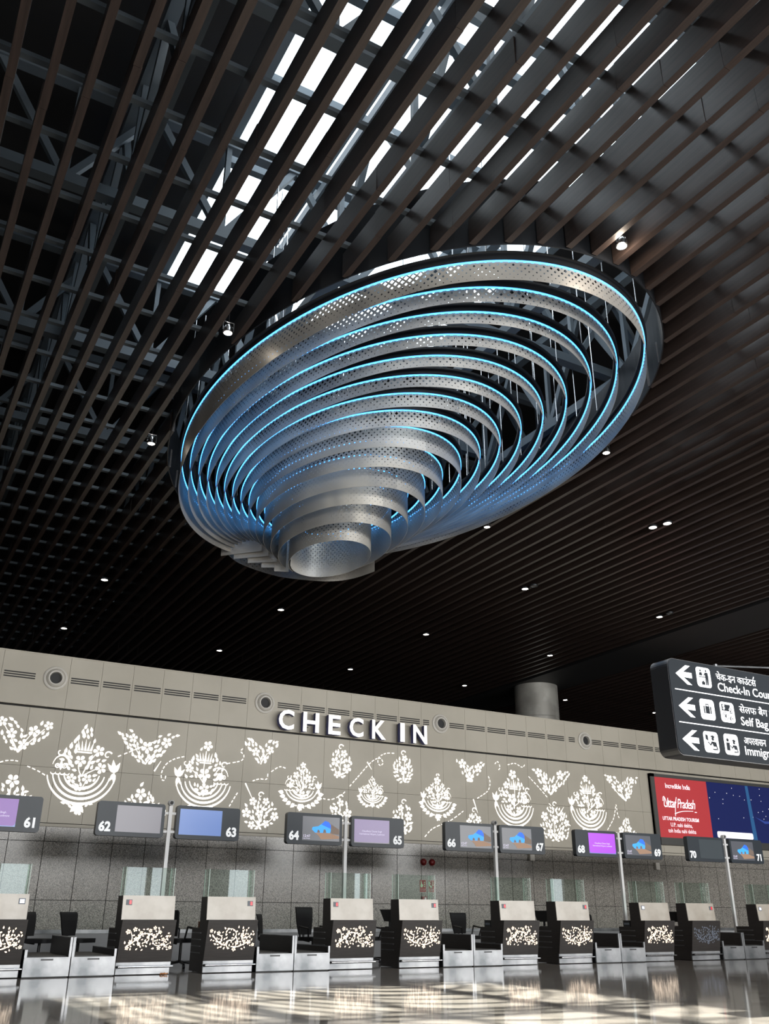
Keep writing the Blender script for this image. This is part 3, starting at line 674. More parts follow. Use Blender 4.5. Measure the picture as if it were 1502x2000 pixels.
THREADS = [[[2.64, 3.96], [2.74, 4.0], [2.9, 4.02], [3.02, 4.01]], [[3.22, 3.92], [3.47, 3.83], [3.71, 3.71]], [[5.2, 4.29], [5.6, 4.49], [6.05, 4.72]], [[6.8, 4.42], [6.56, 4.34], [6.37, 4.2], [6.28, 3.99], [6.31, 3.84], [6.38, 3.85], [6.39, 4.02]], [[7.92, 4.34], [8.28, 4.44], [8.34, 4.58], [8.25, 4.66], [8.3, 4.74]], [[8.24, 3.66], [8.14, 3.49], [8.03, 3.29]], [[8.62, 3.97], [8.8, 4.03], [8.99, 4.04], [9.02, 4.19]], [[9.11, 4.23], [9.34, 4.37], [9.58, 4.32]], [[10.48, 3.68], [10.82, 3.65], [11.12, 3.78], [11.25, 3.89]], [[11.37, 4.02], [11.63, 4.3], [11.94, 4.63], [12.14, 4.78], [12.3, 4.82], [12.38, 4.7], [12.29, 4.63], [12.22, 4.72], [12.27, 4.86], [12.49, 4.97], [12.79, 4.99]], [[13.7, 2.85], [13.97, 3.08], [14.54, 3.31], [15.01, 3.6]], [[15.48, 3.96], [15.85, 4.18], [15.95, 4.43], [15.89, 4.62]], [[16.15, 4.97], [16.26, 5.04], [16.33, 4.87], [16.21, 4.77]], [[16.62, 4.98], [16.89, 5.04], [17.15, 4.95], [17.27, 5.05]], [[17.37, 4.7], [17.73, 4.41], [18.09, 4.09]], [[18.08, 3.97], [18.5, 3.63], [18.92, 3.31]], [[20.31, 3.32], [20.61, 3.69], [20.75, 4.08], [20.78, 3.81], [20.88, 3.61]]]
def smooth(P, n=8):
    out = []
    for i in range(len(P)-1):
        p0, p1, p2, p3 = P[max(i-1, 0)], P[i], P[i+1], P[min(i+2, len(P)-1)]
        for k in range(n):
            t = k/n; out.append(tuple(0.5*((2*p1[j])+(-p0[j]+p2[j])*t+(2*p0[j]-5*p1[j]+4*p2[j]-p3[j])*t*t+(-p0[j]+3*p1[j]-3*p2[j]+p3[j])*t**3) for j in (0, 1)))
    return out+[tuple(P[-1])]
for i, P in enumerate(THREADS):
    f = Flo(0); pts = smooth(P, 12); acc = 0; seg = []; on = True
    for a, b in zip(pts, pts[1:]):
        acc += math.hypot(b[0]-a[0], b[1]-a[1])
        if on: seg.append(a)
        if acc > (0.06 if on else 0.035):
            if on and len(seg) > 0: seg.append(b); f.line(seg, 0.011); seg = []
            on = not on; acc = 0
    o = f.mesh('lit_thread_cutout', M['glow_floral'], YP, None, origin=(P[0][0], YP, P[0][1]))
    tag(o, 'dashed lit thread line curving between the wall flowers, %s from the left' % nth(i+1), 'wall cutout', 'dashed lit threads on the wall')
for i, (a, b) in enumerate([[[6.1, 4.02], [6.24, 4.27]], [[8.43, 3.9], [8.66, 3.51]], [[11.89, 4.69], [12.03, 4.5]], [[15.34, 3.93], [15.48, 3.56]], [[18.47, 3.69], [18.64, 3.9]]]):
    f = Flo(0); f.line([a, ((a[0]+b[0])/2, (a[1]+b[1])/2), b], 0.018, 0.004)
    o = f.mesh('lit_needle_cutout', M['glow_floral'], YP, None, origin=(a[0], YP, a[1]))
    tag(o, 'thin lit needle shape on the wall, %s from the left' % nth(i+1), 'wall cutout', 'lit needles on the wall')

# ------------------------------------------------------------------ check-in counters
YF, MOD, CW = 16.28, 3.8824, 0.914
def cx0(n): return (4.262 if n % 2 == 0 else 5.742)+(n-62)//2*MOD
LIGHTS = {61: 'white', 62: 'red', 63: 'red', 64: 'red', 65: 'red', 66: 'red', 67: 'red', 68: 'white', 69: 'red', 70: 'white'}
M['frame_grey'] = flat('indicator_frame', (96, 104, 112))
def blossom(X, n, seed):
    f = Flo(seed); zc = 0.52
    lean = lambda z: YF+0.12*(0.83-z)/(0.83-0.192)
    L = 0.72; x0 = X+0.10
    if n % 2 == 0:
        br = [[(0.02, 0.43), (0.12, 0.49), (0.24, 0.60), (0.36, 0.62), (0.45, 0.58), (0.46, 0.49), (0.52, 0.44), (0.62, 0.46), (0.72, 0.60)], [(0.08, 0.46), (0.10, 0.56), (0.06, 0.66)], [(0.24, 0.60), (0.20, 0.50), (0.26, 0.42)], [(0.45, 0.56), (0.52, 0.60), (0.54, 0.70)], [(0.36, 0.62), (0.38, 0.52), (0.30, 0.48)], [(0.60, 0.46), (0.68, 0.44), (0.73, 0.47)]]
    else:
        br = [[(0.0, 0.60), (0.08, 0.52), (0.16, 0.46), (0.24, 0.44), (0.30, 0.50), (0.40, 0.52), (0.44, 0.60), (0.38, 0.68), (0.28, 0.68), (0.24, 0.60)], [(0.36, 0.41), (0.50, 0.41), (0.62, 0.46), (0.72, 0.48)], [(0.60, 0.46), (0.54, 0.56), (0.58, 0.68)], [(0.56, 0.54), (0.66, 0.56), (0.72, 0.62)], [(0.16, 0.46), (0.18, 0.56), (0.10, 0.60)], [(0.30, 0.50), (0.28, 0.42), (0.34, 0.38)], [(0.44, 0.56), (0.48, 0.48), (0.44, 0.42)]]
    occ = []
    for b in br:
        pts = [(x0+x*1.0, z) for x, z in smooth(b, 6)]
        f.line(pts, 0.0095, 0.005)
        for j, (x, z) in enumerate(pts):
            if j % 2: continue
            for _ in range(7):
                dx, dz = f.r.uniform(-0.075, 0.075), f.r.uniform(-0.075, 0.075); px, pz = x+dx, z+dz
                if not (X+0.06 < px < X+CW-0.05 and 0.37 < pz < 0.72): continue
                if f.r.random() < 0.45:
                    r = f.r.uniform(0.030, 0.041)
                    if all(math.hypot(px-a, pz-c) > (r+q)*1.08 for a, c, q in occ): occ.append((px, pz, r)); f.flower(px, pz, r)
                else:
                    l = f.r.uniform(0.036, 0.052); a = f.r.uniform(0, 6.28)
                    if all(math.hypot(px-p, pz-c) > l*0.5+q*0.95 for p, c, q in occ): occ.append((px, pz, l*0.4)); f.leaf(px-l/2*math.cos(a), pz-l/2*math.sin(a), l, a, 0.26)
    return f, lean
def counter(n):
    X = cx0(n); odd = n % 2
    lb = {61: 'dark check-in counter cut off by the left edge of the picture', 70: 'dark check-in counter cut off by the right edge of the picture', 69: 'dark check-in counter with unlit grey floral inlay, under monitor 69'}.get(n, 'dark check-in counter with lit floral inlay and beige top panel, under monitor %d' % n)
    t = thing('check_in_counter', lb, 'check-in counter', (X+CW/2, YF+0.4, 0), 'check-in counters in a row')
    prof = [(0.018, 0.828), (0.135, 0.192), (0.165, 0.19), (0.165, 0.012), (0.85, 0.012), (0.85, 0.70), (0.46, 0.70), (0.46, 1.2), (0.162, 1.2), (0.135, 0.828)]
    MB().prism([(YF+a, b) for a, b in prof], 'x', X+0.002, X+CW-0.004).build('body', M['counter'], t)
    MB().hexa([(X, YF+0.12, 0.192), (X+CW, YF+0.12, 0.192), (X+CW, YF+0.145, 0.192), (X, YF+0.145, 0.192), (X, YF, 0.83), (X+CW, YF, 0.83), (X+CW, YF+0.025, 0.83), (X, YF+0.025, 0.83)]).build('front_panel', M['counter'], t)
    MB().hexa([(X+0.003, YF+0.119, 0.832), (X+0.903, YF+0.119, 0.832), (X+0.903, YF+0.138, 0.832), (X+0.003, YF+0.138, 0.832), (X+0.003, YF+0.146, 1.203), (X+0.903, YF+0.146, 1.203), (X+0.903, YF+0.17, 1.203), (X+0.003, YF+0.17, 1.203)]).build('upper_panel', M['stone_beige'], t)
    MB().box(X+0.01, X+CW-0.01, YF+0.146, YF+0.166, 0.012, 0.112).box(X, X+CW, YF+0.128, YF+0.166, 0.135, 0.19).build('kick_plate', M['steel'], t)
    MB().tube((X+0.03, YF+0.085, 0.126), (X+CW+0.026, YF+0.085, 0.126), 0.015, 12).build('bumper_rail', M['chrome'], t, smooth=True)
    MB().box(X+0.02, X+0.06, YF+0.075, YF+0.15, 0.105, 0.145).build('rail_bracket', M['plastic'], t)
    for z in (0.62, 0.515, 0.41, 0.305): MB().box(X-0.004, X+0.004, YF+0.34, YF+0.82, z-0.006, z+0.006).build('side_slot', M['steel'], t)
    f, lean = blossom(X, n, 300+n % 2*7)
    f.mesh('floral_inlay', M['unlit'] if n == 69 else M['glow_warm'], 0, t, th=0.003, lean=lean)
    bx = X+(0.80 if odd else 0.11); yb = YF+0.139
    fr = MB().hexa([(bx-0.05, yb-0.012, 1.055), (bx+0.05, yb-0.012, 1.055), (bx+0.05, yb, 1.055), (bx-0.05, yb, 1.055), (bx-0.05, yb-0.005, 1.14), (bx+0.05, yb-0.005, 1.14), (bx+0.05, yb+0.008, 1.14), (bx-0.05, yb+0.008, 1.14)]).build('call_light', M['frame_grey'], t)
    if LIGHTS[n] == 'red': MB().hexa([(bx+0.0, yb-0.016, 1.068), (bx+0.038, yb-0.016, 1.068), (bx+0.038, yb-0.01, 1.068), (bx+0.0, yb-0.01, 1.068), (bx+0.0, yb-0.01, 1.127), (bx+0.038, yb-0.01, 1.127), (bx+0.038, yb-0.004, 1.127), (bx+0.0, yb-0.004, 1.127)]).build('lit_half', M['lamp_red'], fr)
    else: MB().hexa([(bx-0.036, yb-0.016, 1.068), (bx+0.036, yb-0.016, 1.068), (bx+0.036, yb-0.01, 1.068), (bx-0.036, yb-0.01, 1.068), (bx-0.036, yb-0.01, 1.127), (bx+0.036, yb-0.01, 1.127), (bx+0.036, yb-0.004, 1.127), (bx-0.036, yb-0.004, 1.127)]).build('lit_half', M['lamp_white'], fr)
    for x0, x1, y0, y1 in ((X+0.03, X+0.87, YF+0.30, YF+0.31), (X+0.022, X+0.03, YF+0.20, YF+0.44), (X+0.87, X+0.878, YF+0.20, YF+0.44)):
        g_ = MB().box(x0, x1, y0, y1, 1.2, 1.655)
        g_.m = [0]*6
        if x1-x0 > 0.1: g_.m = [1, 1, 0, 1, 0, 1]
        else: g_.m = [1, 1, 1, 0, 1, 0]
        g_.build('glass_screen', [M['glass'], M['glass_edge']], t)
    return t
for n in range(61, 71): counter(n)

# ------------------------------------------------------------------ bag drop conveyors
def conveyor(x0, x1, tall_left, label):
    t = thing('bag_drop_conveyor', label, 'conveyor', ((x0+x1)/2, YF+0.6, 0), 'bag drop conveyors between the counters')
    y0, y1 = YF+0.055, YF+1.75; zt = 0.272
    MB().box(x0, x1, y0, y0+0.03, 0.016, zt).build('front_plate', M['steel'], t)
    MB().box(x0+0.01, x1-0.01, y0+0.035, y1, 0.0, zt-0.02).build('base', M['black'], t)
    MB().box(x0, x1, y0, y0+0.12, zt+0.001, zt+0.016).build('front_lip', M['steel'], t)
    MB().box((x0+x1)/2-0.1, (x0+x1)/2+0.09, y0-0.003, y0, zt-0.028, zt-0.006).build('scale_display', M['plastic'], t)
    MB().box(x0+0.04, x1-0.04, y0+0.12, y1, zt-0.005, zt+0.03).build('belt', M['rubber'], t)
    for side in (0, 1):
        tall = (side == 0) == tall_left; h = 0.575 if tall else 0.40
        a, b = (x0, x0+0.03) if side == 0 else (x1-0.03, x1)
        wl = MB().box(a, b, y0+0.03, y1-0.15, zt+0.017, h-0.012).build('side_wall', M['counter'], t)
        MB().box(a-0.002, b+0.002, y0+0.03, y1-0.15, h-0.012, h).build('top_trim', M['steel'], wl)
        MB().box(a-0.003, b+0.008 if side == 0 else b+0.003, y0-0.002, y0+0.03, zt+0.017, h).build('corner_post', M['steel'], wl)
for n in (61, 63, 65, 67, 69):
    a = cx0(n)+CW+0.034; b = cx0(n+1)-0.03; m_ = (a+b)/2
    conveyor(a, m_-0.008, False, 'steel bag drop conveyor right beside counter %d, left of the pair' % n)
    conveyor(m_+0.008, b, True, 'steel bag drop conveyor right beside counter %d, right of the pair' % (n+1))
bc = thing('baggage_conveyor', 'long grey baggage conveyor running along the foot of the granite wall', 'conveyor', (14, 20.7, 0))
MB().box(-4, 36, 20.3, 20.34, 0.02, 0.54).build('side_panel', M['pale_steel'], bc)
MB().box(-4, 36, 20.27, 20.36, 0.545, 0.615).build('top_rail', M['steel'], bc)
MB().box(-4, 36, 20.36, 21.3, 0.50, 0.53).build('belt', M['rubber'], bc)
MB().box(-4, 36, 20.45, 21.2, 0.0, 0.49).build('base', M['black'], bc)

# ------------------------------------------------------------------ monitors on poles
YM = 18.15; SM = YM/17.5
M['scr_purple'] = flat('screen_purple', (92, 46, 128), 0.9, 0.3); M['scr_violet'] = flat('screen_violet', (150, 60, 196), 1.0, 0.3)
M['scr_grey'] = flat('screen_grey', (100, 98, 106), 0.7, 0.3); M['scr_blue'] = flat('screen_blue', (92, 116, 168), 0.8, 0.3)
M['scr_mauve'] = flat('screen_mauve', (104, 88, 128), 0.8, 0.3); M['scr_dark'] = flat('screen_dark', (66, 72, 76), 0.5, 0.2); M['scr_slate'] = flat('screen_slate', (78, 80, 86), 0.8, 0.3)
M['pic_sky'] = flat('picture_sky', (58, 150, 220), 0.9); M['pic_sky2'] = flat('picture_deep_sky', (40, 100, 205), 0.9); M['pic_sand'] = flat('picture_sand', (140, 112, 92), 0.8); M['pic_rock'] = flat('picture_rock', (104, 90, 80), 0.8)
M['pic_text'] = flat('screen_text', (196, 190, 210), 0.9); M['num'] = flat('white_number', (240, 242, 244), 0.35)
MON = {61: (1.62, 2.93), 62: (3.90, 5.15), 63: (5.38, 6.65), 64: (7.66, 8.90), 65: (9.12, 10.385), 66: (11.44, 12.73), 67: (12.91, 14.195), 68: (15.13, 16.44), 69: (16.66, 17.92), 70: (18.85, 20.165), 71: (20.40, 21.66)}
SCR = {61: ('scr_purple', 'a purple welcome screen'), 62: ('scr_grey', 'a blank grey screen'), 63: ('scr_blue', 'a plain blue screen'), 64: (0, 'a beach picture'), 65: ('scr_mauve', 'a faded purple screen'), 66: (0, 'a beach picture'), 67: (0, 'a beach picture'), 68: ('scr_violet', 'a bright violet screen'), 69: (0, 'a beach picture'), 70: ('scr_dark', 'a switched off screen'), 71: (0, 'a beach picture')}
def rprism(x0, x1, z0, z1, r, y0, y1, mi=0): return MB().prism(rrect(x0, x1, z0, z1, r), 'y', y0, y1, mi)
def monitor(n):
    a, b = (v*SM for v in MON[n]); z0, z1 = 2.257, 2.878; odd = n % 2
    t = thing('counter_monitor', 'dark overhead monitor numbered %d showing %s' % (n, SCR[n][1]), 'monitor', ((a+b)/2, YM, z0), 'numbered monitors above the counters')
    rprism(a, b, z0, z1, 0.055, YM, YM+0.13).build('housing', M['house'], t)
    s0, s1 = (b-0.065-0.87, b-0.065) if not odd else (a+0.065, a+0.065+0.87); q0, q1 = 2.335, 2.815
    y = YM-0.004
    k = SCR[n][0]
    sc_ = MB().box(s0, s1, y, YM, q0, q1).build('screen', M[k or 'scr_slate'], t)
    W_, H_ = s1-s0, q1-q0
    P = lambda pts, yy: [(s0+u*W_, yy, q0+v*H_) for u, v in pts]
    if not k:
        MB().poly(P([(0.25, 0.46), (0.27, 0.56), (0.42, 0.60), (0.52, 0.72), (0.60, 0.84), (0.70, 0.80), (0.76, 0.66), (0.76, 0.44), (0.74, 0.33), (0.34, 0.33)], y-0.001)).build('picture_water', M['pic_sky'], sc_)
        MB().poly(P([(0.50, 0.68), (0.60, 0.84), (0.70, 0.80), (0.76, 0.66), (0.76, 0.52)], y-0.002)).build('picture_sky', M['pic_sky2'], sc_)
        MB().poly(P([(0.34, 0.33), (0.74, 0.34), (0.80, 0.30), (0.99, 0.22), (0.99, 0.12), (0.50, 0.06), (0.44, 0.2)], y-0.002)).build('picture_sand', M['pic_sand'], sc_)
        MB().poly(P([(0.77, 0.32), (0.76, 0.5), (0.76, 0.72), (0.88, 0.6), (0.99, 0.5), (0.99, 0.28)], y-0.0015)).poly(P([(0.39, 0.34), (0.41, 0.47), (0.46, 0.42), (0.47, 0.34)], y-0.003)).poly(P([(0.55, 0.34), (0.57, 0.48), (0.62, 0.47), (0.64, 0.34)], y-0.003)).build('picture_rocks', M['pic_rock'], sc_)
        text('12:47', 0.075, s0+0.02*W_, y-0.001, q0+0.13*H_, M['pic_text'], 'clock_text', sc_)
        text('Friday, 8 March', 0.026, s0+0.02*W_, y-0.001, q0+0.06*H_, M['pic_text'], 'date_text', sc_)
    if n in (61, 65, 68):
        text('Chaudhary Charan Singh', 0.05, (s0+s1)/2, y-0.001, q0+0.47*H_, M['pic_text'], 'welcome_text', sc_, 'CENTER')
        text('International Airport, Lucknow', 0.05, (s0+s1)/2, y-0.001, q0+0.35*H_, M['pic_text'], 'welcome_text', sc_, 'CENTER')
        MB().poly(P([(0.0, 0.0), (1, 0), (1, 0.16), (0.985, 0.06), (0.94, 0.03), (0.06, 0.03), (0.015, 0.06), (0, 0.16)], y-0.002)).build('screen_edge', M['scr_blue'] if n != 65 else M['scr_grey'], sc_)
    text(str(n), 0.232, (b-0.055) if odd else a+0.05, y, z0+0.085, M['num'], 'number', t, 'RIGHT' if odd else 'LEFT', bold=0.042, sx=0.96)
for n in MON: monitor(n)
for i, (x, pr, camq) in enumerate(((5.265, '62 and 63', 1), (9.005, '64 and 65', 0), (12.82, '66 and 67', 1), (16.545, '68 and 69', 0), (20.285, '70 and 71', 1))):
    x *= SM; yp = YM+0.08
    t = thing('monitor_pole', 'slim white steel pole carrying monitors %s' % pr, 'pole', (x, yp, 0), 'poles carrying the numbered monitors')
    MB().box(x-0.035, x+0.035, yp-0.05, yp+0.02, 0, 2.86).build('pole', M['white_paint'], t)
    MB().box(x-0.1, x+0.1, yp-0.06, yp+0.06, 0, 0.015).build('base_plate', M['steel'], t)
    na = 62+2*i
    for z in (2.38, 2.72): MB().box(MON[na][1]*SM+0.001, x-0.035, yp-0.03, yp, z-0.022, z+0.022).box(x+0.035, MON[na+1][0]*SM-0.001, yp-0.03, yp, z-0.022, z+0.022).build('bracket', M['white_paint'], t)
    if camq:
        c_ = thing('security_camera', 'small round camera on top of the pole of monitors %s' % pr, 'camera', (x, yp, 2.865), 'cameras on the monitor poles')
        MB().lathe((x, yp+0.05, 2.915), (0, -1, 0), [(0.0, -0.02), (0.05, 0), (0.055, 0.03), (0.055, 0.12), (0.047, 0.13), (0.035, 0.11)], 20).build('body', M['white_paint'], c_, smooth=True)
        MB().disc((x, yp-0.061, 2.915), (0, -1, 0), 0.036, 18).build('lens', M['black'], c_)

# ------------------------------------------------------------------ chairs and desk things behind the counters
def chair(x, y, rot, label, back=0.98, arms=True):
    t = thing('office_chair', label, 'chair', (x, y, 0), 'black office chairs behind the counters'); t.rotation_euler = (0, 0, rot)
    Z = Vector((x, y, 0))
    def b(mb, nm, mt, sm=False):
        return mb.build(nm, mt, t, smooth=sm)
    sb = MB(); R2 = lambda px, py, pz: (x+px, y+py, pz)
    sb.prism([(x+p, y+q) for p, q in rrect(-0.24, 0.24, -0.24, 0.24, 0.09)], 'z', 0.43, 0.50); b(sb, 'seat', M['fabric'])
    bk = MB(); rows_ = [(0.54, 0.22, 0.17), (0.66, 0.235, 0.20), (0.80, 0.25, 0.225), (back-0.04, 0.27, 0.24), (back, 0.29, 0.235)]
    for (za, ya, wa), (zb_, yb_, wb) in zip(rows_, rows_[1:]):
        bk.hexa([R2(-wa, ya, za), R2(wa, ya, za), R2(wa, ya+0.03, za), R2(-wa, ya+0.03, za), R2(-wb, yb_, zb_), R2(wb, yb_, zb_), R2(wb, yb_+0.03, zb_), R2(-wb, yb_+0.03, zb_)])
    b(bk, 'backrest', M['fabric'])
    b(MB().path([R2(0, 0.1, 0.42), R2(0, 0.27, 0.44), R2(0, 0.28, 0.6)], 0.022, 8), 'back_support', M['plastic'])
    for s in ((-1, 1) if arms else ()): b(MB().path([R2(s*0.25, -0.12, 0.47), R2(s*0.30, -0.16, 0.66), R2(s*0.30, 0.10, 0.70), R2(s*0.25, 0.12, 0.47)], 0.017, 8), 'armrest', M['plastic'])
    b(MB().tube(R2(0, 0, 0.1), R2(0, 0, 0.43), 0.026, 12), 'gas_lift', M['plastic'])
    st = MB()
    for k in range(5):
        a = 2*PI*k/5+0.3; st.tube(R2(0, 0, 0.115), R2(0.27*math.cos(a), 0.27*math.sin(a), 0.075), 0.026, 8, 0, 0.016)
    b(st, 'star_base', M['plastic'])
    for k in range(5):
        a = 2*PI*k/5+0.3; px, py = 0.27*math.cos(a), 0.27*math.sin(a)
        b(MB().tube(R2(px-0.018*math.sin(a), py+0.018*math.cos(a), 0.03), R2(px+0.018*math.sin(a), py-0.018*math.cos(a), 0.03), 0.03, 12), 'caster', M['plastic'])
PI2 = PI/2
chair(3.42, 18.6, 0.9, 'black office chair behind the left conveyor, next to counter 61', 0.94, False)
chair(4.10, 18.6, 0.7, 'black office chair behind the right conveyor, just left of counter 62', 0.94, False)
chair(5.86, 18.05, 1.9, 'black office chair with looped armrest between counters 62 and 63')
chair(8.05, 18.9, 1.0, 'black office chair behind the conveyors between counters 63 and 64', 0.92, False)
chair(8.72, 18.35, 0.35, 'tall black office chair just left of counter 64', 1.06)
chair(9.9, 18.2, 1.7, 'black office chair half hidden between counters 64 and 65', 0.86)
chair(12.62, 18.5, 0.15, 'black mesh office chair just left of counter 66', 0.97)
chair(16.35, 18.4, 1.45, 'black office chair seen edge on, left of the pole of monitors 68 and 69', 0.95, False)
chair(20.05, 18.4, 1.45, 'black office chair seen edge on, left of the pole of monitors 70 and 71', 0.95, False)
def desk_monitor(x, y, label):
    t = thing('desk_monitor', label, 'desk screen', (x, y, 0.70), 'desk screens behind the counters')
    MB().hexa([(x-0.02, y-0.2, 0.80), (x+0.02, y-0.2, 0.80), (x+0.02, y+0.2, 0.80), (x-0.02, y+0.2, 0.80), (x-0.10, y-0.24, 1.02), (x-0.07, y-0.24, 1.02), (x-0.07, y+0.24, 1.02), (x-0.10, y+0.24, 1.02)]).build('display', M['plastic'], t)
    MB().tube((x, y, 0.715), (x, y, 0.82), 0.025, 10).build('stand', M['plastic'], t)
    MB().lathe((x, y, 0.70), (0, 0, 1), [(0.1, 0), (0.1, 0.012), (0.02, 0.016)], 20).build('foot', M['plastic'], t)
for n in (65, 67, 69): desk_monitor(cx0(n)+0.14, YF+0.73, 'black desk screen on the rear desk of counter %d' % n)
for n in (66, 68):
    X = cx0(n)+0.1; t = thing('card_printer', 'small black printer on the rear desk of counter %d' % n, 'printer', (X, YF+0.6, 0.70), 'desk printers')
    MB().box(X-0.08, X+0.08, YF+0.5, YF+0.72, 0.701, 0.83).build('body', M['plastic'], t); MB().box(X-0.082, X-0.08, YF+0.53, YF+0.69, 0.74, 0.78).build('paper_slot', M['frame_grey'], t)
for n in (63,):
    X = cx0(n)+0.09; t = MB().box(X-0.06, X+0.06, YF+0.5, YF+0.62, 0.701, 0.79).box(X-0.062, X+0.062, YF+0.498, YF+0.622, 0.79, 0.80).build('card_box', M['brown'], origin=(X, YF+0.56, 0.70))
    tag(t, 'small brown cardboard box on the rear desk of counter %d' % n, 'box', None)
wr = MB(); rr = random.Random(3)
for k in range(7):
    a = rr.uniform(0, 6.28); px, py = 5.03+0.05*math.cos(a), YF+0.03+0.03*math.sin(a)
    wr.tube((px, py, 0.012), (px+rr.uniform(-0.05, 0.05), py+rr.uniform(-0.03, 0.03), 0.03), 0.012, 6, 0, 0.006)
tag(wr.build('crumpled_wrapper', flat('orange_wrapper', (176, 112, 58)), origin=(5.03, YF+0.03, 0)), 'crumpled orange brown wrapper on the floor at the foot of counter 62', 'wrapper')

# ------------------------------------------------------------------ fire point on the granite
YG = YW+0.005
for x, lab in ((13.66, 'left'), (13.93, 'right')):
    t = thing('alarm_bell', 'round red alarm bell on the granite wall, %s of the two' % lab, 'alarm bell', (x, YG, 2.21), 'red alarm bells')
    MB().lathe((x, YG, 2.21), (0, -1, 0), [(0.085, 0), (0.085, 0.03), (0.07, 0.06), (0.04, 0.075), (0, 0.08)], 24).build('dome', M['red'], t, smooth=True)
    MB().lathe((x, YG, 2.21), (0, -1, 0), [(0.095, 0), (0.095, 0.012), (0.085, 0.012)], 24).build('back_plate', M['red'], t)
M['sign_red'] = flat('sign_red', (150, 52, 54)); M['sign_pale'] = flat('pale_green', (178, 214, 178)); M['sign_edge'] = flat('sign_white', (205, 205, 198))
for x, lab, s in ((13.53, 'left red fire sign with a pressing hand, on the granite wall', 0), (13.79, 'right red fire sign with a telephone handset, on the granite wall', 1)):
    t = thing('fire_sign', lab, 'sign', (x+0.1, YG, 1.47), 'red fire signs')
    MB().box(x, x+0.205, YG-0.008, YG, 1.46, 1.77).build('plate', M['sign_edge'], t)
    MB().box(x+0.008, x+0.197, YG-0.011, YG-0.008, 1.545, 1.762).box(x+0.008, x+0.197, YG-0.011, YG-0.008, 1.468, 1.538).build('red_field', M['sign_red'], t)
    p = MB(); y = YG-0.013
    if s == 0:
        p.poly([(x+0.03, y, 1.58), (x+0.09, y, 1.58), (x+0.11, y, 1.64), (x+0.075, y, 1.67), (x+0.055, y, 1.74), (x+0.035, y, 1.74), (x+0.04, y, 1.66), (x+0.025, y, 1.63)])
        for k in range(3): p.poly([(x+0.13, y, 1.59+0.05*k), (x+0.175, y, 1.59+0.05*k), (x+0.165, y, 1.62+0.05*k), (x+0.14, y, 1.62+0.05*k)])
    else:
        p.poly([(x+0.02, y, 1.72), (x+0.06, y, 1.74), (x+0.07, y, 1.69), (x+0.055, y, 1.67), (x+0.09, y, 1.61), (x+0.11, y, 1.63), (x+0.14, y, 1.6), (x+0.11, y, 1.57), (x+0.06, y, 1.6), (x+0.025, y, 1.66)])
        for k in range(3): p.poly([(x+0.14, y, 1.63+0.035*k), (x+0.175, y, 1.63+0.035*k), (x+0.165, y, 1.65+0.035*k), (x+0.145, y, 1.65+0.035*k)])
    p.build('pictogram', M['sign_pale'], t)
    text('FIRE ALARM' if s == 0 else 'FIRE PHONE', 0.028, x+0.1, YG-0.012, 1.495, M['sign_edge'], 'lettering', t, 'CENTER')
t = thing('call_point', 'small red manual call point below the fire signs', 'call point', (13.66, YG, 1.27), None)
MB().box(13.59, 13.73, YG-0.05, YG, 1.26, 1.36).build('case', M['red'], t); MB().box(13.66, 13.71, YG-0.055, YG-0.05, 1.285, 1.335).build('window', M['white_paint'], t)
for i, (u, z) in enumerate(((17.3, 2.45), (22.2, 2.33))):
    t = MB().box(u-0.08, u+0.08, YG-0.09, YG, z-0.1, z+0.1).build('wall_speaker', M['offwhite'], origin=(u, YG, z)); tag(t, 'small pale wall box on the granite below monitor %d' % (69 if i == 0 else 71), 'wall box', 'pale wall boxes')

# ------------------------------------------------------------------ advertising panel
M['ad_red'] = flat('poster_red', (170, 56, 60), 0.5, 0.35); M['ad_blue'] = flat('poster_blue', (28, 36, 84), 0.5, 0.25); M['ad_blue2'] = flat('poster_teal', (38, 86, 132), 0.5); M['ad_white'] = flat('poster_white', (240, 238, 244), 0.75); M['ad_mid'] = flat('poster_mid_blue', (44, 66, 140), 0.5)
M['ad_frame'] = mat('poster_frame', srgb(96, 96, 94), 0.4, 0.5)
AX0, AX1, AZ0, AZ1 = 22.24, 30.5, 2.97, 5.14; YA = YW-0.12
t = thing('advertising_panel', 'wide advertising panel with red and dark blue poster on the right of the wall', 'advertising panel', ((AX0+AX1)/2, YA, AZ0))
MB().box(AX0, AX0+0.16, YA-0.03, YW-0.03, AZ0, AZ1).box(AX0, AX1, YA-0.03, YW-0.03, AZ0, AZ0+0.22).box(AX0, AX1, YA-0.03, YW-0.03, AZ1-0.1, AZ1).box(AX0, AX1, YA+0.01, YW-0.03, AZ0, AZ1).build('frame', M['ad_frame'], t)
rp = MB().box(AX0+0.16, 24.78, YA-0.01, YA+0.01, AZ0+0.22, AZ1-0.1).build('red_poster', M['ad_red'], t)
bp_ = MB().box(24.78, AX1, YA-0.01, YA+0.01, AZ0+0.22, AZ1-0.1).build('blue_poster', M['ad_blue'], t)
y = YA-0.013
text('Incredible !ndia', 0.22, 23.42, y, 4.72, M['ad_white'], 'headline', rp, 'CENTER', bold=0.004, sx=0.92, space=0.92)
text('Uttar Pradesh', 0.42, 23.4, y, 4.12, M['ad_white'], 'script_lettering', rp, 'CENTER', shear=0.28, bold=0.004, sx=0.72, space=0.85)
fz = Flo(0); fz.line(smooth([(23.15, 3.93), (23.5, 4.02), (24.0, 4.05)], 6), 0.014, 0.008); fz.line([(24.06, 4.02), (24.16, 4.02)], 0.012); fz.line(smooth([(23.30, 4.45), (23.22, 4.2), (23.17, 3.86)], 5), 0.014); fz.line(smooth([(22.68, 4.30), (22.72, 4.44), (22.80, 4.36), (22.86, 4.12)], 5), 0.014)
fz.mesh('script_strokes', M['ad_white'], y, rp)
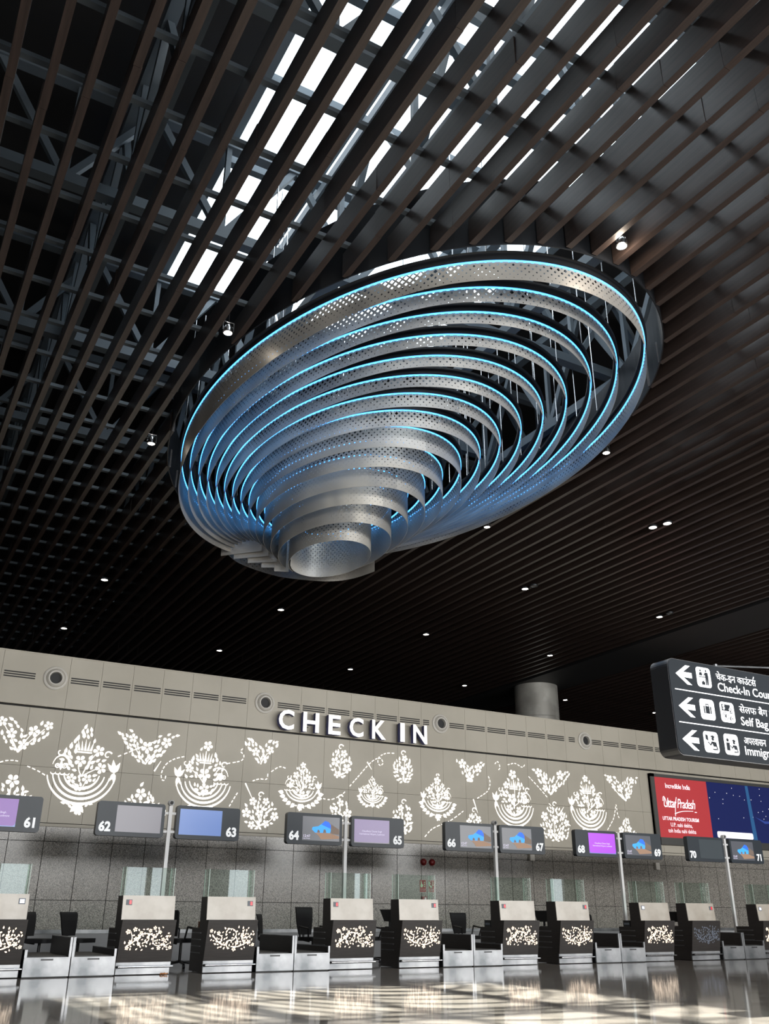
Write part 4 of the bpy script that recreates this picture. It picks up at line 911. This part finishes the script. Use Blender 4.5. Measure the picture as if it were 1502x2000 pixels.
text('UTTAR PRADESH TOURISM', 0.155, 23.4, y, 3.72, M['ad_white'], 'lettering', rp, 'CENTER', bold=0.014, sx=0.86)
text('U.P. nahi dekha,', 0.18, 23.4, y, 3.53, M['ad_white'], 'lettering', rp, 'CENTER', sx=0.84)
text('toh India nahi dekha', 0.18, 23.4, y, 3.35, M['ad_white'], 'lettering', rp, 'CENTER', sx=0.84)
rprism(25.0, 26.72, 3.28, 3.48, 0.06, y, YA-0.01).build('caption_strip', M['ad_white'], bp_)
q_ = Flo(5)
q_.p.append([(26.72, 3.2), (26.92, 3.2), (26.80, 5.03), (26.66, 5.03)]); q_.mesh('light_streak', M['ad_blue2'], y, bp_)
q_ = Flo(5); q_.p.append([(26.95, 4.02), (27.4, 3.9), (28.2, 3.92), (28.2, 3.86), (27.4, 3.82)]); q_.mesh('blue_glow', M['ad_mid'], y, bp_)
q_ = Flo(6)
for k in range(22): sx_, sz_ = q_.r.uniform(24.85, 28.0), q_.r.uniform(3.6, 5.0); q_.line([(sx_, sz_-0.012), (sx_, sz_+0.012)], 0.012)
q_.mesh('stars', M['ad_white'], y, bp_)['kind'] = 'stuff'

# ------------------------------------------------------------------ hanging direction sign
YS = 8.0
M['sign_face'] = mat('sign_slate', srgb(24, 31, 38), 0.6, spec=0.2); M['house_dark'] = mat('sign_housing', srgb(36, 38, 42), 0.35); M['sign_white'] = flat('sign_white_lit', (246, 247, 250), 0.82)
t = thing('direction_sign', 'large dark hanging direction sign with white arrows at the right edge', 'sign', (10.8, YS, 2.74))
rprism(8.655, 13.2, 2.745, 3.965, 0.11, YS+0.004, YS+0.30).build('housing', M['house_dark'], t)
rprism(8.665, 13.19, 2.755, 3.955, 0.10, YS-0.004, YS+0.004).build('face', M['sign_face'], t)
ys = YS-0.008
def spoly(nm, polys, mt, y=ys, par=None):
    mb = MB()
    for p in polys:
        ar = sum(p[i][0]*p[(i+1) % len(p)][1]-p[(i+1) % len(p)][0]*p[i][1] for i in range(len(p)))
        mb.poly([(a, y, b) for a, b in (p if ar > 0 else p[::-1])])
    return mb.build(nm, mt, par or t)
def arrow(x, z):
    spoly('arrow', [[(x, z), (x+0.19, z+0.125), (x+0.275, z+0.125), (x+0.14, z+0.035), (x+0.14, z-0.035), (x+0.275, z-0.125), (x+0.19, z-0.125)], [(x+0.10, z+0.035), (x+0.10, z-0.035), (x+0.29, z-0.035), (x+0.29, z+0.035)]], M['sign_white'])
def pic(x0, z0, w_=0.262, h_=0.262):
    return spoly('pictogram_tile', [rrect(x0, x0+w_, z0, z0+h_, 0.045)], M['sign_white'])
def pp(tile, x0, z0, shapes, s=0.262):
    out = []
    for sh in shapes:
        if sh[0] == 'c': out.append([(x0+s*(sh[1]+sh[3]*math.cos(2*PI*i/14)), z0+s*(sh[2]+sh[3]*math.sin(2*PI*i/14))) for i in range(14)])
        else: out.append([(x0+s*u, z0+s*v) for u, v in sh])
    spoly('pictogram', out, M['sign_face'], ys-0.003, tile)
def ringp(cx_, cz_, r, w_=0.02, n=16):
    o = []
    for i in range(n):
        a, b = 2*PI*i/n, 2*PI*(i+1)/n
        o.append([(cx_+r*math.cos(a), cz_+r*math.sin(a)), (cx_+r*math.cos(b), cz_+r*math.sin(b)), (cx_+(r-w_)*math.cos(b), cz_+(r-w_)*math.sin(b)), (cx_+(r-w_)*math.cos(a), cz_+(r-w_)*math.sin(a))])
    return o
arrow(8.775, 3.77); arrow(8.757, 3.355); arrow(8.748, 2.943)
for z in (3.565, 3.152): spoly('divider', [[(8.73, z-0.006), (13.1, z-0.006), (13.1, z+0.006), (8.73, z+0.006)]], M['sign_white'])
k = pic(9.15, 3.645)
pp(k, 9.15, 3.645, [('c', 0.30, 0.82, 0.055), ('c', 0.68, 0.84, 0.055), [(0.22, 0.74), (0.38, 0.74), (0.42, 0.58), (0.18, 0.58)], [(0.15, 0.53), (0.62, 0.53), (0.62, 0.49), (0.15, 0.49)], [(0.60, 0.76), (0.80, 0.76), (0.82, 0.50), (0.78, 0.12), (0.70, 0.12), (0.69, 0.45), (0.67, 0.12), (0.60, 0.12)], [(0.60, 0.74), (0.50, 0.60), (0.53, 0.57), (0.62, 0.66)], [(0.32, 0.12), (0.54, 0.12), (0.54, 0.27), (0.32, 0.27)], [(0.38, 0.27), (0.48, 0.27), (0.48, 0.32), (0.38, 0.32)]])
k = pic(9.137, 3.227)
pp(k, 9.137, 3.227, [[(0.36, 0.30), (0.64, 0.30), (0.64, 0.66), (0.36, 0.66)], [(0.24, 0.30), (0.32, 0.30), (0.32, 0.66), (0.24, 0.66)], [(0.68, 0.30), (0.76, 0.30), (0.76, 0.66), (0.68, 0.66)], [(0.40, 0.66), (0.44, 0.66), (0.44, 0.76), (0.40, 0.76)], [(0.56, 0.66), (0.60, 0.66), (0.60, 0.76), (0.56, 0.76)], [(0.40, 0.74), (0.60, 0.74), (0.60, 0.78), (0.40, 0.78)]]+[('c', 0.18+0.08*i, 0.22, 0.02) for i in range(9)])
k = pic(9.503, 3.229)
pp(k, 9.503, 3.229, [[(0.12, 0.56), (0.60, 0.56), (0.60, 0.66), (0.72, 0.78), (0.72, 0.88), (0.12, 0.88)], ('c', 0.72, 0.20, 0.11)]+ringp(0.34, 0.32, 0.20, 0.025)+ringp(0.74, 0.58, 0.14, 0.025))
for s, x, z, sz, mt in (('$', 9.545, 3.395, 0.085, M['sign_white']), ('\u00a5', 9.57, 3.285, 0.07, M['sign_face']), ('\u20ac', 9.675, 3.355, 0.06, M['sign_face']), ('$', 9.675, 3.26, 0.06, M['sign_white'])): text(s, sz, x, ys-0.005, z, mt, 'currency_mark', k, bold=0.01)
officer = [('c', 0.62, 0.66, 0.085), [(0.50, 0.74), (0.74, 0.72), (0.76, 0.78), (0.64, 0.84), (0.50, 0.80)], [(0.25, 0.48), (0.30, 0.52), (0.42, 0.40), (0.52, 0.54), (0.82, 0.52), (0.90, 0.14), (0.82, 0.14), (0.80, 0.30), (0.62, 0.30), (0.55, 0.44), (0.44, 0.32)], [(0.55, 0.14), (0.80, 0.14), (0.80, 0.20), (0.55, 0.20)]]
k = pic(9.123, 2.815); pp(k, 9.123, 2.815, officer+[[(0.14, 0.62), (0.30, 0.54), (0.30, 0.80), (0.14, 0.86)]])
k = pic(9.49, 2.817); pp(k, 9.49, 2.817, [[(u*0.85+0.15, v*0.9) if not isinstance(u, str) else 0 for u, v in sh] for sh in officer if sh[0] != 'c']+[('c', 0.68, 0.60, 0.08), ('c', 0.24, 0.70, 0.085), [(0.13, 0.58), (0.36, 0.58), (0.36, 0.20), (0.13, 0.20)]])
text('Check-In Counters', 0.158, 9.515, ys, 3.632, M['sign_white'], 'lettering', t, bold=0.006, sx=1.06)
text('Self Bag Drop', 0.158, 9.865, ys, 3.222, M['sign_white'], 'lettering', t, bold=0.006, sx=1.06)
text('Immigration', 0.158, 9.85, ys, 2.842, M['sign_white'], 'lettering', t, bold=0.006, sx=1.06)
def hindi(words_, x, z, width, marks=()):
    o = text(words_, 0.13, x, ys, z, M['sign_white'], 'hindi_lettering', t, bold=0.0)
    xs_ = [v.co.x for v in o.data.vertices]
    if xs_:
        a, b = min(xs_), max(xs_)
        for v in o.data.vertices: v.co.x = a+(v.co.x-a)*width/(b-a)
    if marks: spoly('hindi_mark', marks, M['sign_white'])
hindi('\u091a\u0947\u0915-\u0907\u0928 \u0915\u093e\u0909\u0902\u091f\u0938', 9.515, 3.775, 0.765, [[(10.225, 3.862), (10.243, 3.868), (10.262, 3.90), (10.247, 3.905)]])
hindi('\u0938\u0947\u0932\u092b \u092c\u0948\u0917 \u0921\u0949\u092a', 9.87, 3.385, 0.80)
hindi('\u0905\u092a\u0930\u0935\u093e\u0938\u0928', 9.865, 2.98, 0.42); spoly('divider_bar', [[(10.40, 2.975), (10.414, 2.975), (10.414, 3.075), (10.40, 3.075)]], M['sign_white'])
MB().tube((9.72, YS+0.15, 3.965), (9.72, YS+0.15, 4.04), 0.03, 10).build('hanger_eye', M['steel'], t)
MB().tube((9.72, YS+0.15, 4.02), (12.9, YS+0.15, 4.36), 0.014, 8).build('hanger_rod', M['steel'], t)
for x in (9.72, 12.9): MB().tube((x, YS+0.15, 4.0), (x+0.0, YS+0.15, 4.02), 0.01, 6).build('hanger_pin', M['steel'], t)
MB().tube((12.9, YS+0.15, 3.96), (12.9, YS+0.15, 9.0), 0.02, 8).build('hanger_post', M['steel'], t)
